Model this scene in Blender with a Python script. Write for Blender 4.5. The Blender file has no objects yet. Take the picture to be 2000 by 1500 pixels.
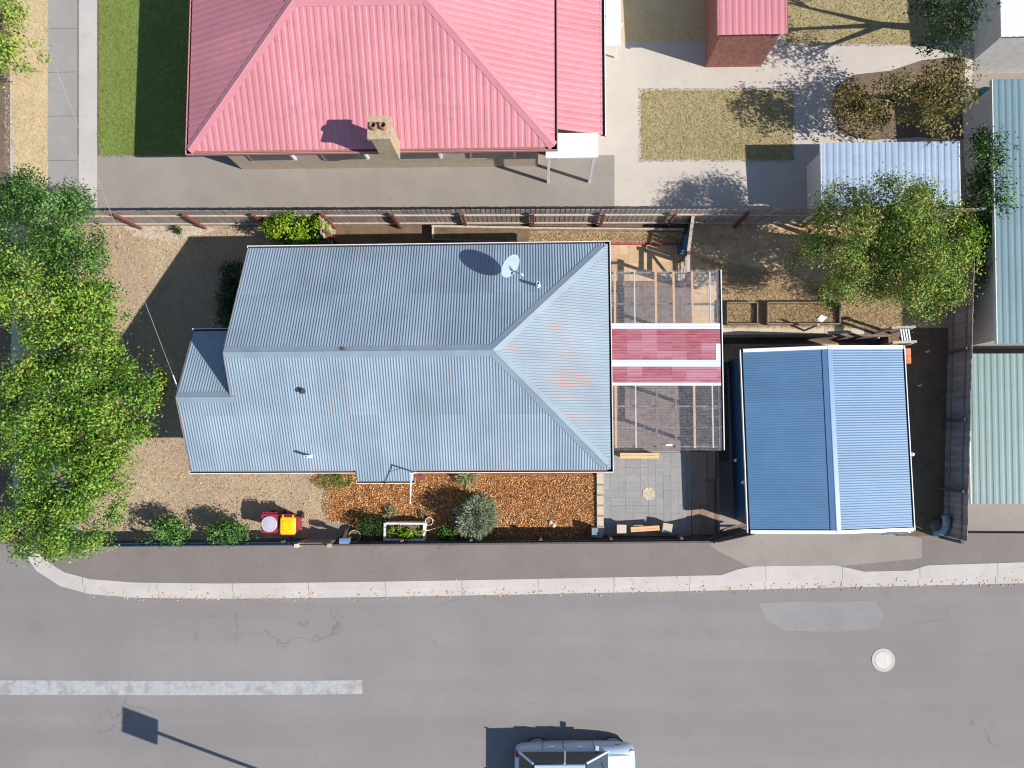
import bpy, math, random
import numpy as np
from mathutils import Vector, Matrix, Quaternion, noise as mnoise
random.seed(7)
rng = np.random.default_rng(11)
R = math.radians
scene = bpy.context.scene
COL = scene.collection
# ------------------------------------------------------------------ camera
H, F = 23.5, 1457.0                       # drone height (m), focal length in photo pixels (2000 px wide)
cd = bpy.data.cameras.new('camera'); cam = bpy.data.objects.new('camera', cd); COL.objects.link(cam)
cd.sensor_width = 36.0; cd.lens = 36.0 * F / 2000.0; cd.clip_end = 2000; cd.clip_start = 0.5
NAD = Vector((50 / F, -100 / F, -1)).normalized()          # straight down, seen in the tilted camera
CQ = NAD.rotation_difference(Vector((0, 0, -1)))
cam.rotation_mode = 'QUATERNION'; cam.rotation_quaternion = CQ; cam.location = (0, 0, H)
scene.camera = cam
# ------------------------------------------------------------------ sky, sun, exposure
SA, SB = 1.11, 0.375                      # a point one metre up throws its shadow (-SA, +SB)
SUN = Vector((SA, -SB, 1)).normalized()
w = bpy.data.worlds.new('World'); scene.world = w; w.use_nodes = True
nt = w.node_tree; nt.nodes.clear()
sky = nt.nodes.new('ShaderNodeTexSky'); sky.sky_type = 'NISHITA'; sky.sun_disc = False
sky.sun_elevation = math.asin(SUN.z); sky.sun_rotation = math.atan2(SUN.x, SUN.y)
sky.altitude = 50; sky.air_density = 1.0; sky.dust_density = 0.2; sky.ozone_density = 2.0
bg = nt.nodes.new('ShaderNodeBackground'); bg.inputs[1].default_value = 0.118
ow = nt.nodes.new('ShaderNodeOutputWorld')
nt.links.new(sky.outputs[0], bg.inputs[0]); nt.links.new(bg.outputs[0], ow.inputs[0])
sl = bpy.data.lights.new('sun', 'SUN'); so = bpy.data.objects.new('sun', sl); COL.objects.link(so)
sl.energy = 5.0; sl.angle = R(0.5); sl.color = (1.0, 0.965, 0.91)
so.rotation_mode = 'QUATERNION'; so.rotation_quaternion = SUN.to_track_quat('Z', 'Y'); so.location = (30, -10, 40)
scene.view_settings.view_transform = 'Standard'; scene.view_settings.look = 'None'
scene.view_settings.exposure = 0.42; scene.view_settings.gamma = 1.0
scene.view_settings.use_curve_mapping = False
scene.cycles.transparent_max_bounces = 16; scene.cycles.max_bounces = 6
scene.cycles.filter_width = 1.1
# ------------------------------------------------------------------ helpers: places
def P(px, py, z=0.0):
    d = CQ @ Vector(((px - 1000) / F, (750 - py) / F, -1))
    t = (z - H) / d.z
    return Vector((d.x * t, d.y * t, z))
X_A, X_B, Z_B = -8.0, 6.3, -0.75          # the side street falls towards the garage
XBR = [X_A - 3 + (X_B - X_A + 6) * i / 14 for i in range(15)]
ZBR = [Z_B * (lambda k: k * k * (3 - 2 * k))(i / 14) for i in range(15)]
def zs(x): return float(np.interp(x, XBR, ZBR))
def PS(px, py, dz=0.0):
    p = P(px, py, 0)
    for _ in range(3): p = P(px, py, zs(p.x) + dz)
    return p
def lin(r, g, b, k=1.0):
    f = lambda c: ((c / 255 + .055) / 1.055) ** 2.4 if c > 10 else c / 255 / 12.92
    return (f(r) * k, f(g) * k, f(b) * k)
# ------------------------------------------------------------------ helpers: materials
class NT:
    def __init__(s, name):
        s.m = bpy.data.materials.new(name); s.m.use_nodes = True
        s.t = s.m.node_tree; s.b = s.t.nodes['Principled BSDF']; s.out = s.t.nodes['Material Output']
        s.geo = s.n('ShaderNodeNewGeometry'); s.pos = s.geo.outputs['Position']
    def n(s, k, **kw):
        x = s.t.nodes.new(k)
        for a, v in kw.items(): setattr(x, a, v)
        return x
    def l(s, a, b): s.t.links.new(a, b)
    def noise(s, scale, detail=3, rough=.55, vec=None, stretch=None):
        x = s.n('ShaderNodeTexNoise'); x.inputs['Scale'].default_value = scale
        x.inputs['Detail'].default_value = detail; x.inputs['Roughness'].default_value = rough
        v = vec or s.pos
        if stretch:
            mp = s.n('ShaderNodeMapping'); mp.inputs['Scale'].default_value = stretch; s.l(v, mp.inputs[0]); v = mp.outputs[0]
        s.l(v, x.inputs['Vector']); return x.outputs['Fac']
    def ramp(s, fac, stops):
        x = s.n('ShaderNodeValToRGB'); e = x.color_ramp.elements
        while len(e) < len(stops): e.new(.5)
        for i, (p, c) in enumerate(stops):
            e[i].position = p; e[i].color = (*c, 1) if len(c) == 3 else c
        s.l(fac, x.inputs[0]); return x.outputs[0]
    def mix(s, fac, a, b, blend='MIX'):
        x = s.n('ShaderNodeMix', data_type='RGBA', blend_type=blend)
        for sock, v in ((x.inputs[0], fac), (x.inputs[6], a), (x.inputs[7], b)):
            if isinstance(v, (int, float)): sock.default_value = v
            elif isinstance(v, tuple): sock.default_value = (*v, 1)
            else: s.l(v, sock)
        return x.outputs[2]
    def math(s, op, a, b=0.0):
        x = s.n('ShaderNodeMath', operation=op)
        for sock, v in ((x.inputs[0], a), (x.inputs[1], b)):
            if isinstance(v, (int, float)): sock.default_value = v
            else: s.l(v, sock)
        return x.outputs[0]
    def bump(s, h, strength=.5, dist=.02):
        x = s.n('ShaderNodeBump'); x.inputs['Strength'].default_value = strength; x.inputs['Distance'].default_value = dist
        s.l(h, x.inputs['Height']); s.l(x.outputs[0], s.b.inputs['Normal'])
    def done(s, colr, rough=.8, metal=0, spec=.4):
        if isinstance(colr, tuple): s.b.inputs['Base Color'].default_value = (*colr, 1)
        else: s.l(colr, s.b.inputs['Base Color'])
        s.b.inputs['Roughness'].default_value = rough; s.b.inputs['Metallic'].default_value = metal
        s.b.inputs['Specular IOR Level'].default_value = spec
        return s.m
def scl(c, k): return tuple(min(1, x * k) for x in c)
def plain(name, c, rough=.7, var=.18, scale=6, rnd=.0, metal=0, spec=.4, bump=0, bscale=60, stretch=None, dirt=None):
    t = NT(name)
    f = t.noise(scale, 4, .6, stretch=stretch)
    o = t.ramp(f, [(.3, scl(c, 1 - var)), (.7, scl(c, 1 + var))])
    if dirt:
        g = t.noise(dirt[1], 5, .7); g = t.ramp(g, [(dirt[2], (0, 0, 0)), (dirt[2] + .12, (1, 1, 1))])
        o = t.mix(t.math('MULTIPLY', g, dirt[3]), o, dirt[0])
    if rnd:
        oi = t.n('ShaderNodeObjectInfo')
        v = t.math('ADD', t.math('MULTIPLY', oi.outputs['Random'], 2 * rnd), 1 - rnd)
        hsv = t.n('ShaderNodeHueSaturation'); t.l(o, hsv.inputs['Color']); t.l(v, hsv.inputs['Value']); o = hsv.outputs[0]
    if bump: t.bump(t.noise(bscale, 4, .7), bump)
    return t.done(o, rough, metal, spec)
def leafmat(name, cols, trans=.26, rough=.5):
    t = NT(name)
    a = t.n('ShaderNodeAttribute'); a.attribute_name = 'tint'
    n = len(cols)
    o = t.ramp(a.outputs['Fac'], [(i / (n - 1), c) for i, c in enumerate(cols)])
    big = t.noise(.9, 2); o = t.mix(t.math('MULTIPLY', big, .45), o, scl(cols[n // 2], .62))
    t.done(o, rough, 0, .35)
    tr = t.n('ShaderNodeBsdfTranslucent'); t.l(o, tr.inputs[0])
    mx = t.n('ShaderNodeMixShader'); mx.inputs[0].default_value = trans
    t.l(t.b.outputs[0], mx.inputs[1]); t.l(tr.outputs[0], mx.inputs[2]); t.l(mx.outputs[0], t.out.inputs[0])
    return t.m
def bladem(name, cols, rough=.9):
    t = NT(name); a = t.n('ShaderNodeAttribute'); a.attribute_name = 'tint'
    n = len(cols); o = t.ramp(a.outputs['Fac'], [(i / (n - 1), c) for i, c in enumerate(cols)])
    return t.done(o, rough, 0, .15)
# ------------------------------------------------------------------ helpers: meshes and objects
def rootmat(o):
    m = Matrix.Identity(4)
    while o is not None:
        m = Matrix.LocRotScale(o.location, o.rotation_euler, None) @ m; o = o.parent
    return m
class MB:
    def __init__(s): s.v = []; s.f = []; s.mi = []
    def add(s, vs, fs, mi=0):
        k = len(s.v); s.v += [tuple(x) for x in vs]
        for f in fs: s.f.append(tuple(i + k for i in f)); s.mi.append(mi)
        return s
    def box(s, c, d, rz=0, mi=0, rot=None):
        m = rot or Matrix.Rotation(rz, 3, 'Z'); c = Vector(c); h = Vector(d) / 2
        vs = [c + m @ Vector((sx * h.x, sy * h.y, sz * h.z)) for sz in (-1, 1) for sy in (-1, 1) for sx in (-1, 1)]
        return s.add(vs, [(0, 2, 3, 1), (4, 5, 7, 6), (0, 1, 5, 4), (2, 6, 7, 3), (0, 4, 6, 2), (1, 3, 7, 5)], mi)
    def bar(s, a, b, wd, ht, mi=0, up=(0, 0, 1)):
        a, b = Vector(a), Vector(b); x = (b - a).normalized(); u = Vector(up)
        if abs(x.dot(u)) > .98: u = Vector((0, 1, 0))
        y = u.cross(x).normalized(); z = x.cross(y)
        m = Matrix((x, y, z)).transposed()
        return s.box((a + b) / 2, ((b - a).length, wd, ht), 0, mi, m)
    def tube(s, pts, r, n=8, mi=0, cap=True):
        pts = [Vector(p) for p in pts]; k = len(pts); rr = r if isinstance(r, (list, tuple)) else [r] * k
        vs = []
        for i, p in enumerate(pts):
            t = (pts[min(i + 1, k - 1)] - pts[max(i - 1, 0)]).normalized()
            u = Vector((0, 0, 1)) if abs(t.z) < .9 else Vector((1, 0, 0))
            a = t.cross(u).normalized(); b = t.cross(a)
            vs += [p + (a * math.cos(6.2832 * j / n) + b * math.sin(6.2832 * j / n)) * rr[i] for j in range(n)]
        fs = [(i * n + j, i * n + (j + 1) % n, (i + 1) * n + (j + 1) % n, (i + 1) * n + j) for i in range(k - 1) for j in range(n)]
        if cap: fs += [tuple(range(n))[::-1], tuple(range((k - 1) * n, k * n))]
        return s.add(vs, fs, mi)
    def lathe(s, c, prof, n=20, mi=0, axis=None):
        c = Vector(c); q = axis or Matrix.Identity(3)
        vs = [c + q @ Vector((r * math.cos(6.2832 * j / n), r * math.sin(6.2832 * j / n), z)) for r, z in prof for j in range(n)]
        fs = [(i * n + j, i * n + (j + 1) % n, (i + 1) * n + (j + 1) % n, (i + 1) * n + j) for i in range(len(prof) - 1) for j in range(n)]
        return s.add(vs, fs, mi)
    def prism(s, poly, z0, z1, mi=0, bottom=True):
        n = len(poly); za = z0 if callable(z0) else (lambda x: z0); zb = z1 if callable(z1) else (lambda x: z1)
        vs = [(p[0], p[1], za(p[0])) for p in poly] + [(p[0], p[1], zb(p[0])) for p in poly]
        fs = [tuple(range(n, 2 * n))] + [(i, (i + 1) % n, n + (i + 1) % n, n + i) for i in range(n)]
        if bottom: fs.append(tuple(range(n))[::-1])
        return s.add(vs, fs, mi)
    def poly(s, vs, mi=0): return s.add(vs, [tuple(range(len(vs)))], mi)
    def mesh(s, name, mats):
        me = bpy.data.meshes.new(name); me.from_pydata(s.v, [], s.f)
        for m in (mats if isinstance(mats, (list, tuple)) else [mats]): me.materials.append(m)
        if any(s.mi): me.polygons.foreach_set('material_index', s.mi)
        me.update(); return me
    def build(s, name, mats, parent=None, xf=None, smooth=False):
        me = s.mesh(name, mats)
        m = Matrix.Identity(4)
        if parent is not None: m = rootmat(parent).inverted()
        if xf is not None: m = m @ xf
        me.transform(m)
        if smooth: me.polygons.foreach_set('use_smooth', [True] * len(me.polygons))
        o = bpy.data.objects.new(name, me); COL.objects.link(o); o.parent = parent
        return o
def inst(me, name, parent, loc, rz=0, rot=None):
    o = bpy.data.objects.new(name, me); COL.objects.link(o); o.parent = parent
    m = Matrix.LocRotScale(Vector(loc), rot or Matrix.Rotation(rz, 3, 'Z').to_euler(), None)
    if parent is not None: m = rootmat(parent).inverted() @ m
    l, q, _ = m.decompose(); o.location = l; o.rotation_euler = q.to_euler()
    return o
def tag(o, label=None, cat=None, group=None, kind=None):
    if label: o['label'] = label
    if cat: o['category'] = cat
    if group: o['group'] = group
    if kind: o['kind'] = kind
    return o
def thing(name, loc, label, cat, group=None, rz=0):
    o = bpy.data.objects.new(name, None); COL.objects.link(o); o.empty_display_size = .2
    o.location = loc; o.rotation_euler = (0, 0, rz); return tag(o, label, cat, group)
def struct(name, mb, m, xf=None): return tag(mb.build(name, m, None, xf), kind='structure')
def sheet(name, pts, m, z=0.004, label=None):          # a flat piece of the setting, 4 mm proud of what it lies on
    mb = MB(); mb.poly([(p[0], p[1], z if not callable(z) else z(p[0])) for p in pts])
    o = struct(name, mb, m)
    if label: o['label'] = label
    return o
def rect(x0, y0, x1, y1, z=0): return [P(x0, y1, z), P(x1, y1, z), P(x1, y0, z), P(x0, y0, z)]
def cloud(name, pos, nrm, length, width, m, parent=None, tint=None, fold=.25, along=None, kind=None):
    """many small folded leaves / blades as one mesh"""
    n = len(pos); pos = np.asarray(pos, float); nrm = np.asarray(nrm, float)
    nrm /= np.linalg.norm(nrm, axis=1)[:, None] + 1e-9
    a = rng.normal(size=(n, 3)) if along is None else np.asarray(along, float)
    a = a - nrm * (a * nrm).sum(1)[:, None]; a /= np.linalg.norm(a, axis=1)[:, None] + 1e-9
    b = np.cross(nrm, a); L = np.asarray(length).reshape(-1, 1) * np.ones((n, 1)); W = np.asarray(width).reshape(-1, 1) * np.ones((n, 1))
    v = np.empty((n, 4, 3))
    v[:, 0] = pos - a * L * .5; v[:, 1] = pos + b * W * .5 + nrm * W * fold; v[:, 2] = pos + a * L * .5; v[:, 3] = pos - b * W * .5 + nrm * W * fold
    if parent is not None:
        inv = np.array(rootmat(parent).inverted()); v = v.reshape(-1, 3) @ inv[:3, :3].T + inv[:3, 3]
    v = v.reshape(-1, 3)
    me = bpy.data.meshes.new(name); me.vertices.add(4 * n); me.vertices.foreach_set('co', v.ravel())
    k = np.arange(n) * 4
    idx = np.stack([k, k + 1, k + 2, k, k + 2, k + 3], 1).ravel()
    me.loops.add(6 * n); me.loops.foreach_set('vertex_index', idx.astype(np.int32))
    me.polygons.add(2 * n); me.polygons.foreach_set('loop_start', (np.arange(2 * n) * 3).astype(np.int32))
    me.update(calc_edges=True)
    t = rng.random(n) if tint is None else np.asarray(tint)
    at = me.attributes.new('tint', 'FLOAT', 'POINT'); at.data.foreach_set('value', np.repeat(t, 4).astype(np.float32))
    me.materials.append(m)
    o = bpy.data.objects.new(name, me); COL.objects.link(o); o.parent = parent
    if kind: o['kind'] = kind
    return o
def inpoly(x, y, poly):
    c = np.zeros(len(x), bool); n = len(poly)
    for i in range(n):
        x0, y0 = poly[i][0], poly[i][1]; x1, y1 = poly[(i + 1) % n][0], poly[(i + 1) % n][1]
        k = ((y0 > y) != (y1 > y)) & (x < (x1 - x0) * (y - y0) / (y1 - y0 + 1e-12) + x0); c ^= k
    return c
def scatter(poly, n):
    xs = [p[0] for p in poly]; ys = [p[1] for p in poly]; ox, oy = [], []
    x = rng.uniform(min(xs), max(xs), n * 3); y = rng.uniform(min(ys), max(ys), n * 3)
    k = inpoly(x, y, poly); return x[k][:n], y[k][:n]
# ------------------------------------------------------------------ materials
def roofmat(name, c, dark, rust=True, rough=.55):
    t = NT(name)
    oi = t.n('ShaderNodeObjectInfo')
    f = t.noise(.8, 4, .6); o = t.ramp(f, [(.3, scl(c, .86)), (.7, scl(c, 1.1))])
    v = t.math('ADD', t.math('MULTIPLY', oi.outputs['Random'], .2), .9)
    hsv = t.n('ShaderNodeHueSaturation'); t.l(o, hsv.inputs['Color']); t.l(v, hsv.inputs['Value']); o = hsv.outputs[0]
    g = t.noise(22, 4, .7); o = t.mix(t.ramp(g, [(.55, (0, 0, 0)), (.75, (.35, .35, .35))]), o, dark)
    if rust:
        tc = t.n('ShaderNodeTexCoord')
        for st, th, am in (((9, .8, .8), .60, 1.0), ((7, 1.5, 1.5), .64, .8)):
            a = t.noise(1.15, 3, .5, stretch=st)
            m_ = t.math('MULTIPLY', t.ramp(a, [(th, (0, 0, 0)), (th + .05, (1, 1, 1))]), t.ramp(t.noise(.7, 3, .6), [(.55, (0, 0, 0)), (.65, (1, 1, 1))]))
            b = t.noise(30, 3); m_ = t.math('MULTIPLY', m_, t.ramp(b, [(.4, (.12, .12, .12)), (.65, (am * .75, am * .75, am * .75))]))
            o = t.mix(m_, o, lin(178, 116, 84))
    return t.done(o, rough, .0, .3)
M = {}
C_ROOF = lin(128, 143, 155)
M['roof'] = roofmat('aged blue grey roof paint', C_ROOF, lin(104, 114, 121))
def hipmat():
    t = NT('aged pale roof paint with rust patches')
    c = lin(129, 142, 151); f = t.noise(1.0, 4, .6); o = t.ramp(f, [(.3, scl(c, .9)), (.7, scl(c, 1.08))])
    oi = t.n('ShaderNodeObjectInfo'); v = t.math('ADD', t.math('MULTIPLY', oi.outputs['Random'], .1), .95)
    hsv = t.n('ShaderNodeHueSaturation'); t.l(o, hsv.inputs['Color']); t.l(v, hsv.inputs['Value']); o = hsv.outputs[0]
    st = t.noise(2.2, 5, .7, stretch=(.9, 13, 1)); total = None
    for (px, py, rx, ry, am) in ((1113, 741, .55, .22, 1.25), (1125, 812, .35, .10, .8), (1085, 640, .25, .1, .75), (1004, 688, .2, .1, .8), (1120, 775, .6, .07, .6), (1110, 690, .5, .3, .35), (1098, 650, .35, .7, .25)):
        c0 = P(px, py, 3.4)
        sub = t.n('ShaderNodeVectorMath', operation='SUBTRACT'); t.l(t.pos, sub.inputs[0]); sub.inputs[1].default_value = (c0.x, c0.y, 0)
        mul = t.n('ShaderNodeVectorMath', operation='MULTIPLY'); t.l(sub.outputs[0], mul.inputs[0]); mul.inputs[1].default_value = (1 / rx, 1 / ry, 0)
        ln = t.n('ShaderNodeVectorMath', operation='LENGTH'); t.l(mul.outputs[0], ln.inputs[0])
        k = t.ramp(t.math('MULTIPLY', ln.outputs['Value'], .5), [(.1, (am, am, am)), (.75, (0, 0, 0))])
        total = k if total is None else t.math('MAXIMUM', total, k)
    m_ = t.math('MULTIPLY', total, t.ramp(st, [(.45, (0, 0, 0)), (.56, (1, 1, 1))]))
    b = t.noise(40, 3); m_ = t.math('MULTIPLY', m_, t.ramp(b, [(.3, (.4, .4, .4)), (.6, (1, 1, 1))]))
    o = t.mix(m_, o, lin(178, 116, 92))
    return t.done(o, .5, 0, .35)
M['hip'] = hipmat()
M['cap'] = plain('aged roof capping', lin(126, 139, 149), .5, .1, 2, spec=.35)
M['garage'] = plain('deep blue painted steel', lin(72, 110, 144), .52, .08, 1.2, rnd=.07, spec=.6, dirt=(lin(92, 116, 138), 3.5, .56, .4))
M['garagecap'] = plain('blue ridge flashing', lin(92, 122, 156), .4, .06, 2, spec=.6)
M['white'] = plain('white painted metal', (.78, .78, .77), .45, .05, 5)
M['whitewash'] = plain('off white painted timber', (.62, .6, .57), .7, .12, 8)
M['guttermud'] = plain('dusty gutter bed', lin(150, 112, 88), .9, .2, 12)
M['gutterdark'] = plain('near black painted gutter shade', (.045, .04, .04), .9, .2, 12)  # shade inside the gutters painted as near-black; the roof vent shares this colour
M['tanwall'] = plain('tan neighbour wall', lin(176, 160, 142), .85, .1, 5)
M['wall'] = plain('cream weatherboard paint', (.55, .53, .47), .75, .08, 4, bump=.1)
M['brick'] = plain('red brown brick', (.28, .12, .09), .9, .3, 9, bump=.2)
M['glass'] = plain('dark window glass', (.03, .04, .05), .06, .1, 3, spec=.8)
M['dark'] = plain('dark rubber', (.03, .03, .03), .8, .2, 8)
M['pink'] = plain('faded pink roof paint', lin(192, 122, 128), .55, .1, .8, rnd=.06, dirt=(lin(172, 112, 116), 1.6, .5, .6))
M['pinkcap'] = plain('pink ridge capping', lin(186, 122, 128), .5, .06, 2)
M['paling'] = plain('weathered grey paling', lin(150, 136, 126), .9, .25, 9, rnd=.16, stretch=(1, 1, .15), bump=.3)
M['palingdark'] = plain('weathered paling in shade tone', lin(96, 84, 78), .9, .25, 9, rnd=.16, stretch=(1, 1, .15), bump=.3)  # darker copy of the paling colour, with the fence's shaded face painted in
M['rail'] = plain('bleached fence rail', lin(176, 164, 150), .9, .15, 7, rnd=.06)
M['post'] = plain('red brown treated post', lin(120, 68, 56), .85, .2, 8, rnd=.1)
M['picket'] = plain('slate blue picket paint', lin(64, 82, 100), .6, .15, 10)
M['timber'] = plain('raw pine', lin(216, 168, 120), .75, .14, 4, rnd=.08, stretch=(1, 6, 1), bump=.1)
M['timberold'] = plain('silvered timber', lin(182, 168, 148), .85, .2, 6, rnd=.12, bump=.2)
M['sleeper'] = plain('old garden sleeper', lin(128, 112, 98), .9, .25, 7, rnd=.12, bump=.3)
M['redboard'] = plain('faded red edging board', lin(150, 72, 76), .85, .2, 6)
def redmat():
    t = NT('chalky faded red plastic'); sn_ = t.n('ShaderNodeVectorMath', operation='SNAP'); t.l(t.pos, sn_.inputs[0]); sn_.inputs[1].default_value = (.42, .0762, 50)
    a = t.noise(1.3, 2, .5, vec=sn_.outputs[0]); wn = t.n('ShaderNodeTexWhiteNoise'); t.l(sn_.outputs[0], wn.inputs['Vector'])
    m_ = t.math('ADD', t.math('MULTIPLY', a, .9), t.math('MULTIPLY', wn.outputs['Value'], .1))
    o = t.ramp(m_, [(.42, lin(146, 72, 82)), (.5, lin(156, 90, 100)), (.56, lin(166, 110, 120)), (.66, lin(176, 128, 137))])
    f = t.noise(6, 5, .7, stretch=(.5, 3, 1)); o = t.mix(t.ramp(f, [(.4, (0, 0, 0)), (.7, (.5, .5, .5))]), o, lin(176, 130, 140))
    return t.done(o, .6, 0, .3)
M['redsheet'] = redmat()
M['whitesheet'] = plain('white translucent plastic', (.6, .62, .64), .5, .06, 3, dirt=((.5, .5, .48), 8, .6, .4))
def clearmat():
    t = NT('smoky clear corrugated plastic')
    f = t.noise(5, 5, .7); o = t.ramp(f, [(.35, (.34, .34, .36)), (.7, (.56, .56, .57))])
    t.done(o, .22, 0, .6)
    tr = t.n('ShaderNodeBsdfTransparent'); tr.inputs[0].default_value = (.93, .92, .93, 1)
    mx = t.n('ShaderNodeMixShader'); k = t.ramp(t.noise(14, 4, .7), [(.4, (.10, .10, .10)), (.75, (.28, .28, .28))]); t.l(k, mx.inputs[0])
    t.l(tr.outputs[0], mx.inputs[1]); t.l(t.b.outputs[0], mx.inputs[2]); t.l(mx.outputs[0], t.out.inputs[0]); return t.m
M['clear'] = clearmat()
def dirtmat(name, cols, s1=1.2, s2=28, b=.6):
    t = NT(name); a = t.noise(s1, 5, .65); f = t.noise(s2, 3, .8); g = t.noise(s2 * .3, 4, .7)
    mixf = t.math('ADD', t.math('MULTIPLY', a, .34), t.math('ADD', t.math('MULTIPLY', f, .42), t.math('MULTIPLY', g, .24)))
    n = len(cols); o = t.ramp(mixf, [(.36 + .28 * i / (n - 1), c) for i, c in enumerate(cols)])
    t.bump(f, b * .4, .02); return t.done(o, .95, 0, .1)
G1, G2, G3, G4 = lin(148, 124, 108), lin(172, 148, 128), lin(190, 167, 146), lin(160, 148, 114)
M['drylawn'] = dirtmat('dry summer lawn', [scl(G1, .66), G1, G2, G4, G3, scl(G3, 1.1)], .7, 26, .8)
M['dirt'] = dirtmat('bare dusty soil', [lin(84, 70, 60), lin(112, 96, 82), lin(132, 112, 92)], 1.5, 30, .7)
M['darksoil'] = dirtmat('dark damp soil', [lin(82, 68, 55), lin(113, 94, 75), lin(132, 110, 83)], 1.5, 30, .7)  # mottled dark brown soil for passage, back strip, joints and planters
M['palesoil'] = dirtmat('pale crusted soil', [lin(150, 132, 116), lin(186, 172, 154), lin(206, 194, 180)], 2, 30, .5)
M['straw'] = dirtmat('dry straw ground', [lin(134, 109, 84), lin(189, 159, 123), lin(216, 186, 149)], 2.0, 20, .8)
M['mulch'] = dirtmat('wood chip mulch bed', [lin(77, 45, 27), lin(149, 95, 54), lin(187, 127, 75)], 3, 32, .9)
M['greenlawn'] = dirtmat('watered green lawn', [lin(92, 104, 50), lin(112, 126, 64), lin(126, 140, 76)], .8, 30, .5)
M['olivelawn'] = dirtmat('half dry lawn', [lin(138, 124, 88), lin(158, 144, 106), lin(164, 146, 114)], .7, 26, .5)
M['tanlawn'] = dirtmat('bleached verge grass', [lin(168, 148, 112), lin(192, 170, 130), lin(204, 182, 142)], .9, 24, .5)
def concmat(name, c, var=.1, joints=None, stain=.5):
    t = NT(name); a = t.noise(.7, 5, .65); f = t.noise(45, 4, .7)
    o = t.ramp(a, [(.3, scl(c, 1 - var)), (.7, scl(c, 1 + var))])
    o = t.mix(t.ramp(f, [(.3, (.35, .35, .35)), (.6, (0, 0, 0))]), o, scl(c, .68))
    if joints:
        sx_ = t.n('ShaderNodeSeparateXYZ'); t.l(t.pos, sx_.inputs[0]); k = t.math('FRACT', t.math('MULTIPLY', sx_.outputs[joints[0]], 1 / joints[1])); o = t.mix(t.math('MULTIPLY', t.math('LESS_THAN', k, .022 / joints[1]), .75), o, scl(c, .35))
    s2 = t.noise(2.6, 6, .7); o = t.mix(t.math('MULTIPLY', t.ramp(s2, [(.56, (0, 0, 0)), (.72, (1, 1, 1))]), stain), o, scl(c, .72))
    t.bump(f, .25, .01); return t.done(o, .9, 0, .25)
def asphaltmat():
    t = NT('worn grey asphalt'); c = lin(137, 131, 128); a = t.noise(.35, 5, .65); o = t.ramp(a, [(.3, scl(c, .9)), (.7, scl(c, 1.1))])
    w_ = t.noise(.5, 4, .6, stretch=(.06, 1.6, 1)); o = t.mix(t.ramp(w_, [(.42, (.5, .5, .5)), (.62, (0, 0, 0))]), o, scl(c, .8))
    f = t.noise(70, 3, .8); o = t.mix(t.ramp(f, [(.3, (.7, .7, .7)), (.62, (0, 0, 0))]), o, scl(c, .55)); f2 = t.noise(110, 2, .8); o = t.mix(t.ramp(f2, [(.6, (0, 0, 0)), (.75, (.6, .6, .6))]), o, scl(c, 1.5))
    v = t.n('ShaderNodeTexVoronoi'); v.feature = 'DISTANCE_TO_EDGE'; v.inputs['Scale'].default_value = .32
    wv = t.n('ShaderNodeVectorMath', operation='ADD'); t.l(t.pos, wv.inputs[0]); nz = t.n('ShaderNodeTexNoise'); nz.inputs['Scale'].default_value = 1.5; t.l(t.pos, nz.inputs['Vector']); t.l(nz.outputs['Color'], wv.inputs[1]); t.l(wv.outputs[0], v.inputs['Vector'])
    cr = t.math('MULTIPLY', t.ramp(v.outputs['Distance'], [(.003, (1, 1, 1)), (.009, (0, 0, 0))]), t.ramp(t.noise(.4, 2), [(.56, (0, 0, 0)), (.66, (.45, .45, .45))])); o = t.mix(cr, o, scl(c, .4))
    st = t.noise(.9, 3, .5); o = t.mix(t.ramp(st, [(.66, (0, 0, 0)), (.76, (.25, .25, .25))]), o, scl(c, .6))
    t.bump(f, .4, .01); return t.done(o, .9, 0, .25)
M['asphalt'] = asphaltmat()
M['footpath'] = concmat('brown grey footpath seal', lin(122, 113, 108), .08)
M['kerb'] = concmat('pale kerb concrete', lin(182, 174, 168), .1, joints=(0, 2.4))
M['concrete'] = concmat('grey concrete drive', lin(142, 134, 126), .1)
M['slabpath'] = concmat('jointed concrete path', lin(148, 142, 136), .1, joints=(1, 1.5))
M['palecrete'] = concmat('pale concrete yard', lin(184, 174, 162), .08)
M['paint'] = plain('worn white road paint', lin(160, 158, 157), .8, .12, 7, dirt=(lin(136, 132, 132), 3, .5, .8))
M['pavegrey'] = plain('grey concrete paver', lin(142, 139, 137), .85, .08, 9, rnd=.06, bump=.2, bscale=90)
M['pavebrown'] = plain('brown clay paver', lin(138, 116, 100), .85, .12, 9, rnd=.14, bump=.2, bscale=90)
M['pavetan'] = plain('sandy square paver', lin(190, 162, 128), .9, .12, 6, rnd=.1, bump=.25, bscale=80)
M['limestone'] = plain('cream limestone block', lin(188, 174, 152), .9, .08, 8, rnd=.06, bump=.2)
M['bark'] = plain('grey brown bark', (.13, .1, .075), .95, .3, 12, bump=.6)
M['leafA'] = leafmat('glossy yellow green leaf', [lin(22, 46, 12), lin(37, 71, 19), lin(68, 111, 27), lin(101, 146, 38), lin(134, 174, 53), lin(165, 190, 78), lin(171, 162, 78)], .2)
M['leafB'] = leafmat('mid green leaf', [lin(19, 40, 15), lin(41, 73, 28), lin(72, 116, 43), lin(101, 143, 58), lin(132, 168, 86)], .2)
M['leafC'] = leafmat('olive tree leaf', [lin(28, 49, 16), lin(52, 80, 25), lin(94, 127, 38), lin(127, 158, 53), lin(151, 174, 74), lin(165, 174, 84), lin(187, 141, 74)], .2)
M['leafG'] = leafmat('bright shrub leaf', [lin(50, 84, 14), lin(96, 140, 20), lin(134, 168, 30), lin(170, 180, 40)])
M['leafS'] = leafmat('sage grey leaf', [lin(72, 88, 63), lin(110, 123, 92), lin(147, 158, 125), lin(173, 176, 143)], .15, .7)
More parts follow.
